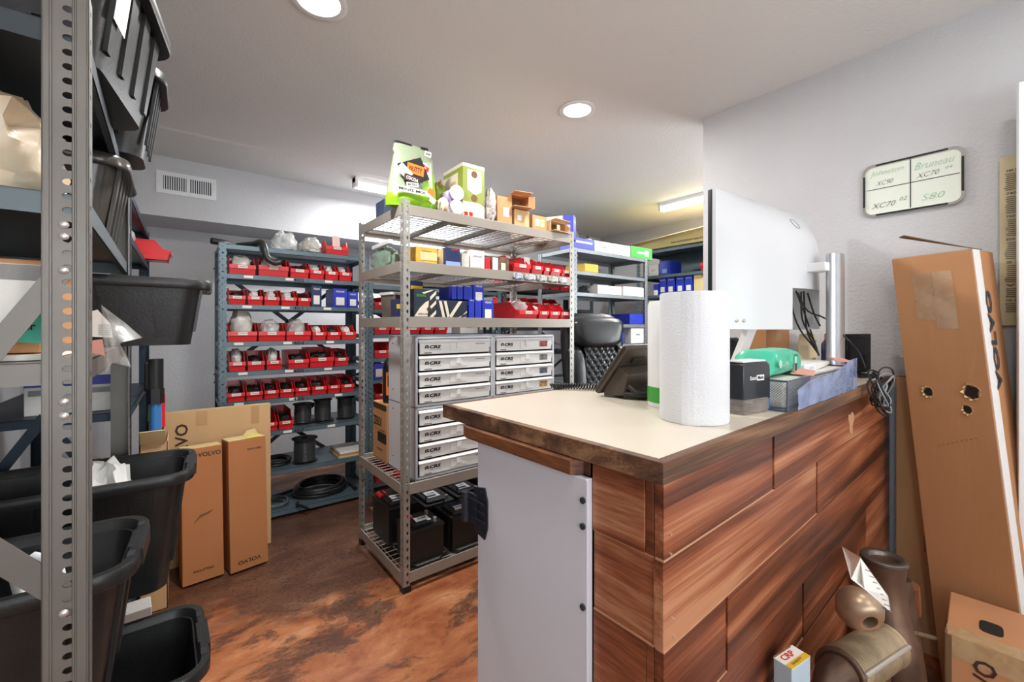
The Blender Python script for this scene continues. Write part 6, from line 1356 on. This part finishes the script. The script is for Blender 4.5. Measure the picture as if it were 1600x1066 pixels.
mb = MB(); facebox(mb, .02, .98, .02, .49, .997, .9985); facebox(mb, .02, .98, .51, .98, .997, .9985); mb.build('top_flap', m_big, t)
tip = LC(1.0, .3, 1.0)
mb = MB(); A_ = LC(0, 0, .999); B_ = LC(0, .5, .999); T1 = W(1413, 369, x=2.13); T2 = T1+Vector((.03, .02, .0))
mb.add([A_, B_, T2, T1, A_+Vector((0, 0, .003)), B_+Vector((0, 0, .003)), T2+Vector((0, 0, .004)), T1+Vector((0, 0, .004))], [(3, 2, 1, 0), (4, 5, 6, 7), (0, 1, 5, 4), (1, 2, 6, 5), (2, 3, 7, 6), (3, 0, 4, 7)]); mb.build('raised_flap', m_cardin, t)
mb = MB(); facebox(mb, -.002/wl, 0, .03, .34, .03, .998); mb.build('white_strip', pm('pale_tape_strip', '#e2dfdc', .6), t)
mb = MB(); r_ = sh.normalized(); up_ = dir_r*-1
put_text(mb, 'VOLVO', .036, LC(0, .42, .80)+Vector((0, -.003, 0)), r_, up_, 0, w=.33, bold=.03); mb.build('printed_lettering', pm('slate_ink', '#333b45', .6), t)
# shiny tape patches and torn holes on the wide face
nrm = -dir_r
mb = MB()
for (u, h, w_, hh) in ((.62, .90, .055, .17), (.38, .89, .055, .20)): card(mb, LC(u, 0, h)+nrm*.0006, -dir_l, r_, w_, hh, 0)
mb.build('packing_tape', film('worn_clear_tape', '#cfae8c', .55, .2, 60), t)
def hole(u, h, s, seed, nm):
    mb = MB(); pts = []; o = LC(u, 0, h)+nrm*.0008
    for i in range(16): a = 2*math.pi*i/16; r0 = s*(.55+.6*abs(noise.noise(Vector((i*.9, seed, 0))))); pts.append(o-dir_l*(r0*math.cos(a))*1.0+r_*(r0*1.2*math.sin(a)))
    mb.add(pts+[p+nrm*.0006 for p in pts], [tuple(range(16, 32))]+[(i, (i+1) % 16, 16+(i+1) % 16, 16+i) for i in range(16)]); mb.build('torn_hole', pm('hole_dark', '#1f1712', .9), t)
    mb = MB()
    for i in range(9):
        a = 2*math.pi*i/9+seed; p0 = o-dir_l*(s*.75*math.cos(a))+r_*(s*.9*math.sin(a)); d1 = (-dir_l*math.cos(a)+r_*math.sin(a)); tn = (-dir_l*-math.sin(a)+r_*math.cos(a)); k = s*random.uniform(.3, .7)
        v_ = [p0-tn*s*.25, p0+tn*s*.25, p0+d1*k*.4+nrm*k*.5]; mb.add(v_+[q+nrm*.002 for q in v_], [(2, 1, 0), (3, 4, 5), (0, 1, 4, 3), (1, 2, 5, 4), (2, 0, 3, 5)])
    mb.build('torn_edge', m_card3, t)
hole(.72, .675, .019, 1, 'a'); hole(.20, .685, .026, 2.5, 'b'); hole(.27, .645, .016, 4, 'c')
mb = MB()
for i in range(9): card(mb, LC(.22+.055*i, 0, .585-.004*i)+nrm*.0006, -dir_l, r_, .006, .0012)
mb.build('perforation', m_ink2, t)
# second carton flat on the wall
ya = W(1384, 600, x=2.232).y
t = T('flat_cardboard_carton', 'plain tan carton standing on end between the counter and the leaning carton', 'cardboard box', (2.240, .420, 0), R(-90))
MB().box(-.0, .17, 0, .034, 0, W(1390, 588, x=2.232).z).build('body', m_card2, t, bev=.003)
lab(t, '-yup', (.10, -.0006, .42), 0, 0, None, [('PART NO 30796', 0, .016, .007, m_ink2), ('CATALYST ASSY', 0, .004, .007, m_ink2), ('MADE IN EU', 0, -.008, .007, m_ink2), ('QTY 1', 0, -.020, .007, m_ink2)]); zt2 = W(1390, 588, x=2.232).z; MB().box(.001, .169, .001, .033, zt2, zt2+.0015).build('top_flap', m_cardin, t)
# box with the hand hole
t = T('hand_hole_box', 'squat brown box with a rounded hand hole on top below the leaning carton', 'cardboard box', (1.728, .216, 0), R(5)); bL, bW_, bH = .285, .34, .371
MB().box(0, bL, -bW_, 0, 0, bH).build('body', pm('peach_cardboard', '#c98e62', .75, var=.08, vs=4, bump=.25, bs=40), t, bev=.003)
MB().prism([(x*.036+bL*.42, y*.024-.088) for x, y in [(math.copysign(abs(math.cos(a))**.5, math.cos(a)), math.copysign(abs(math.sin(a))**.5, math.sin(a))) for a in [2*math.pi*i/24 for i in range(24)]]], bH+.0003, bH+.001, 'z').build('hand_hole', pm('hole_dark', '#1f1712'), t)
MB().box(-.0008, .055, -bW_, 0, bH+.0004, bH+.0012).box(-.0012, -.0004, -bW_, 0, bH-.06, bH+.0012).build('packing_tape', m_tape, t)
MB().box(-.004, -.0012, -.012, 0, .01, bH).box(-.003, .02, -.003, .002, .0, bH+.002).build('crumpled_edge', m_cardin, t)
lab(t, '-xup', (-.0014, -.075, bH-.13), 0, 0, None, [('VOLVO', 0, 0, .045, m_ink2, .18)])
# tall narrow part box
v = Vector((.955, .335, 0))
t = T('narrow_part_box', 'tall narrow pale blue box with a yellow and white end leaning on the planks', 'box', (v.x, v.y, 0.0), R(-7)); t.rotation_euler = (R(-.0), 0, R(-8))
hx = .565
MB().box(0, .070, -.0, .036, 0, hx).build('body', pm('pale_blue_card', '#b3c8d4', .5), t, bev=.002)
mb = MB().box(.0, .070, 0, .036, hx+.0002, hx+.0012); mb.box(0, .070, 0, .012, hx+.0012, hx+.0018, 1); put_text(mb, 'CRP', .013, (.030, .024, hx+.0014), (1, 0, 0), (0, 1, 0), 2, w=.04); put_text(mb, 'QUALITY', .005, (.030, .006, hx+.002), (1, 0, 0), (0, 1, 0), 3, w=.035); mb.build('printed_end', [m_paper, m_yel, m_red, m_ink2], t)
MB().box(.001, .061, .034, .0365, hx-.002, hx+.003).build('top_flap', m_cardin, t)
# catalytic converters
m_rust = pm('heat_stained_steel', '#7d6250', .42, .65, vs=9, col2='#4a3a32', bump=.3, bs=25)
m_tan = pm('tan_steel', '#b39a80', .35, .6, var=.3, vs=12)
t = T('catalytic_converter', 'heat stained exhaust elbow and converter with a white tag beside the planks', 'exhaust part', (0, 0, 0))
f0 = W(1381, 872, y=.335); # top flange
MB().lathe([(.030, -.010), (.034, .000), (.040, .004), (.052, .004), (.056, .001), (.056, -.006), (.050, -.010), (.030, -.010)], c=tuple(f0), n=32).build('top_flange', m_zinc if 0 else pm('flange_steel', '#77726c', .35, .8), t, smooth=40)
P1 = f0; body_pts = [P1-Vector((0, 0, .007)), P1+Vector((0, 0, -.06)), P1+Vector((-.005, -.005, -.14)), P1+Vector((-.02, -.02, -.22)), P1+Vector((-.04, -.035, -.30)), P1+Vector((-.02, -.05, -.40)), Vector((P1.x+.0, P1.y-.06, .003))]
MB().tube(body_pts, [.052, .050, .054, .066, .066, .054, .05], 20).build('elbow_pipe', m_rust, t, smooth=60)
MB().tube([P1+Vector((.04, -.035, -.06)), P1+Vector((.04, -.04, -.2)), P1+Vector((.04, -.045, -.36)), Vector((P1.x+.04, P1.y-.05, .003))], [.02, .036, .04, .030], 14).build('side_pipe', m_rust, t, smooth=60)
g = W(1356, 968, y=.262)
mbq = MB().lathe([(.001, .034), (.014, .034), (.015, -.008), (.022, -.010), (.034, .000), (.043, .012), (.045, .032), (.030, .058), (.001, .060)], c=(0, 0, 0), n=28, axis='y'); dc_ = mbq.build('dimpled_cap', m_tan, t, smooth=60)
MB().tube([P1+Vector((.06, -.05, -.08)), P1+Vector((.075, -.05, -.12)), P1+Vector((.085, -.05, -.17))], .02, 6).build('bracket', pm('rusty_bracket', '#8a5230', .7, .3, var=.3), t, smooth=30)
MB().cyl(W(1432, 990, y=.26), W(1462, 998, y=.24), .006, n=10).build('stud', m_tan, t, smooth=40)
# ribbed converter can
dc_.location = g; dc_.rotation_euler = (R(14), 0, R(-42)); ca = W(1313, 1052, y=.31); cb2 = W(1384, 1008, y=.285)
t2 = T('ribbed_converter', 'rusty converter can wrapped in fine ribs with a shiny clamp strap', 'exhaust part', (0, 0, 0)); ax_ = (cb2-ca); Lr = ax_.length; ax_.normalize()
pts = []; rr_ = []
for i in range(169): s = i/168; pts.append(ca.lerp(cb2, s)); rr_.append((.046 if .02 < s < .98 else .038)+.0030*math.sin(i*math.pi/3))
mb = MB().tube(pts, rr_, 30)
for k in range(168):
    if k % 6 in (3, 4, 5): mb.m[k*30:(k+1)*30] = [1]*30  # darker faces paint shade into the grooves so the ribs show
mb.build('ribbed_can', [pm('ribbed_steel', '#a08c70', .5, .4, var=.3, vs=20), pm('rib_groove_shade', '#4a3d30', .6, .4)], t2, smooth=70)
def ringp(p, r, rad): 
    u = Vector((0, 0, 1)); u = (u-ax_*u.dot(ax_)).normalized(); v = ax_.cross(u); return [p+(u*math.cos(a)+v*math.sin(a))*r for a in [2*math.pi*i/30 for i in range(30)]]
MB().tube(ringp(ca, .043, 0), .007, 8, closed=True).build('end_ring', m_rust, t2, smooth=60); MB().tube(ringp(cb2, .043, 0), .007, 8, closed=True).build('end_ring', m_tan, t2, smooth=60)
u = Vector((0, 0, 1)); u = (u-ax_*u.dot(ax_)).normalized(); v = ax_.cross(u); s_ = (u*.45+v*(-.9 if v.y > 0 else .9)).normalized()
MB().tube([ca+s_*.050, cb2+s_*.050], .005, 8).build('clamp_strap', m_zinc, t2, smooth=40)
MB().tube([ca-ax_*.002, ca-ax_*.05, ca-ax_*.09-Vector((0, 0, .05)), ca-ax_*.10-Vector((0, 0, .18))], [.040, .03, .026, .024], 16).build('inlet_pipe', m_rust, t2, smooth=60)
MB().tube([cb2, cb2+ax_*.03], [.040, .025], 16).build('outlet_cone', m_rust, t2, smooth=60)
MB().tube([ca+ax_*.10-u*.055, Vector((ca.x+.10, ca.y, .004))], .02, 10).build('lower_bracket', m_rust, t2, smooth=50)
MB().tube([cb2-ax_*.03-u*.055, Vector((cb2.x, cb2.y-.01, .004))], .02, 10).build('lower_bracket', m_rust, t2, smooth=50)
# tag and bag
tg = [W(1316, 854, y=.31), W(1328, 868, y=.29), W(1345, 872, y=.25), W(1388, 932, y=.222), W(1392, 957, y=.222), W(1352, 922, y=.24), W(1330, 905, y=.26)]
mb = MB(); n_ = len(tg); mb.add([tuple(q) for q in tg]+[tuple(q+Vector((.002, .001, 0))) for q in tg], [tuple(range(n_)), tuple(range(n_, 2*n_))[::-1]]+[(i, n_+i, n_+(i+1) % n_, (i+1) % n_) for i in range(n_)])
o = mb.build('paper_tag', m_paper); tag(o, 'crumpled white printed tag tucked on the exhaust elbow', 'tag')
mb = MB()
for k in range(8): p = tg[2].lerp(tg[4], (k+1)/9.5)+Vector((-.002, -.002, -.01)); card(mb, p, (0, -1, 0), (.2, 0, .98), .018, .0016)
mb.build('printed_lines', m_grey, o)
bag('crumpled_sheet', 'crumpled white and grey plastic sheet on the floor under the converters', 'plastic sheet', (1.50, .10, .001), (.26, .20, .16), pm('white_plastic_sheet', '#d6dbe0', .4, bump=.8, bs=15), 81, .3, .2)
t = T('floor_mat', 'tan fibre mat lying on the floor under the silver rack', 'mat', (1.55, 2.62, .001), 0)
MB().box(-.55, .75, -.42, .30, 0, .006).build('mat_surface', pm('tan_mat', '#c49a62', .7, var=.25, vs=9), t, bev=.002)
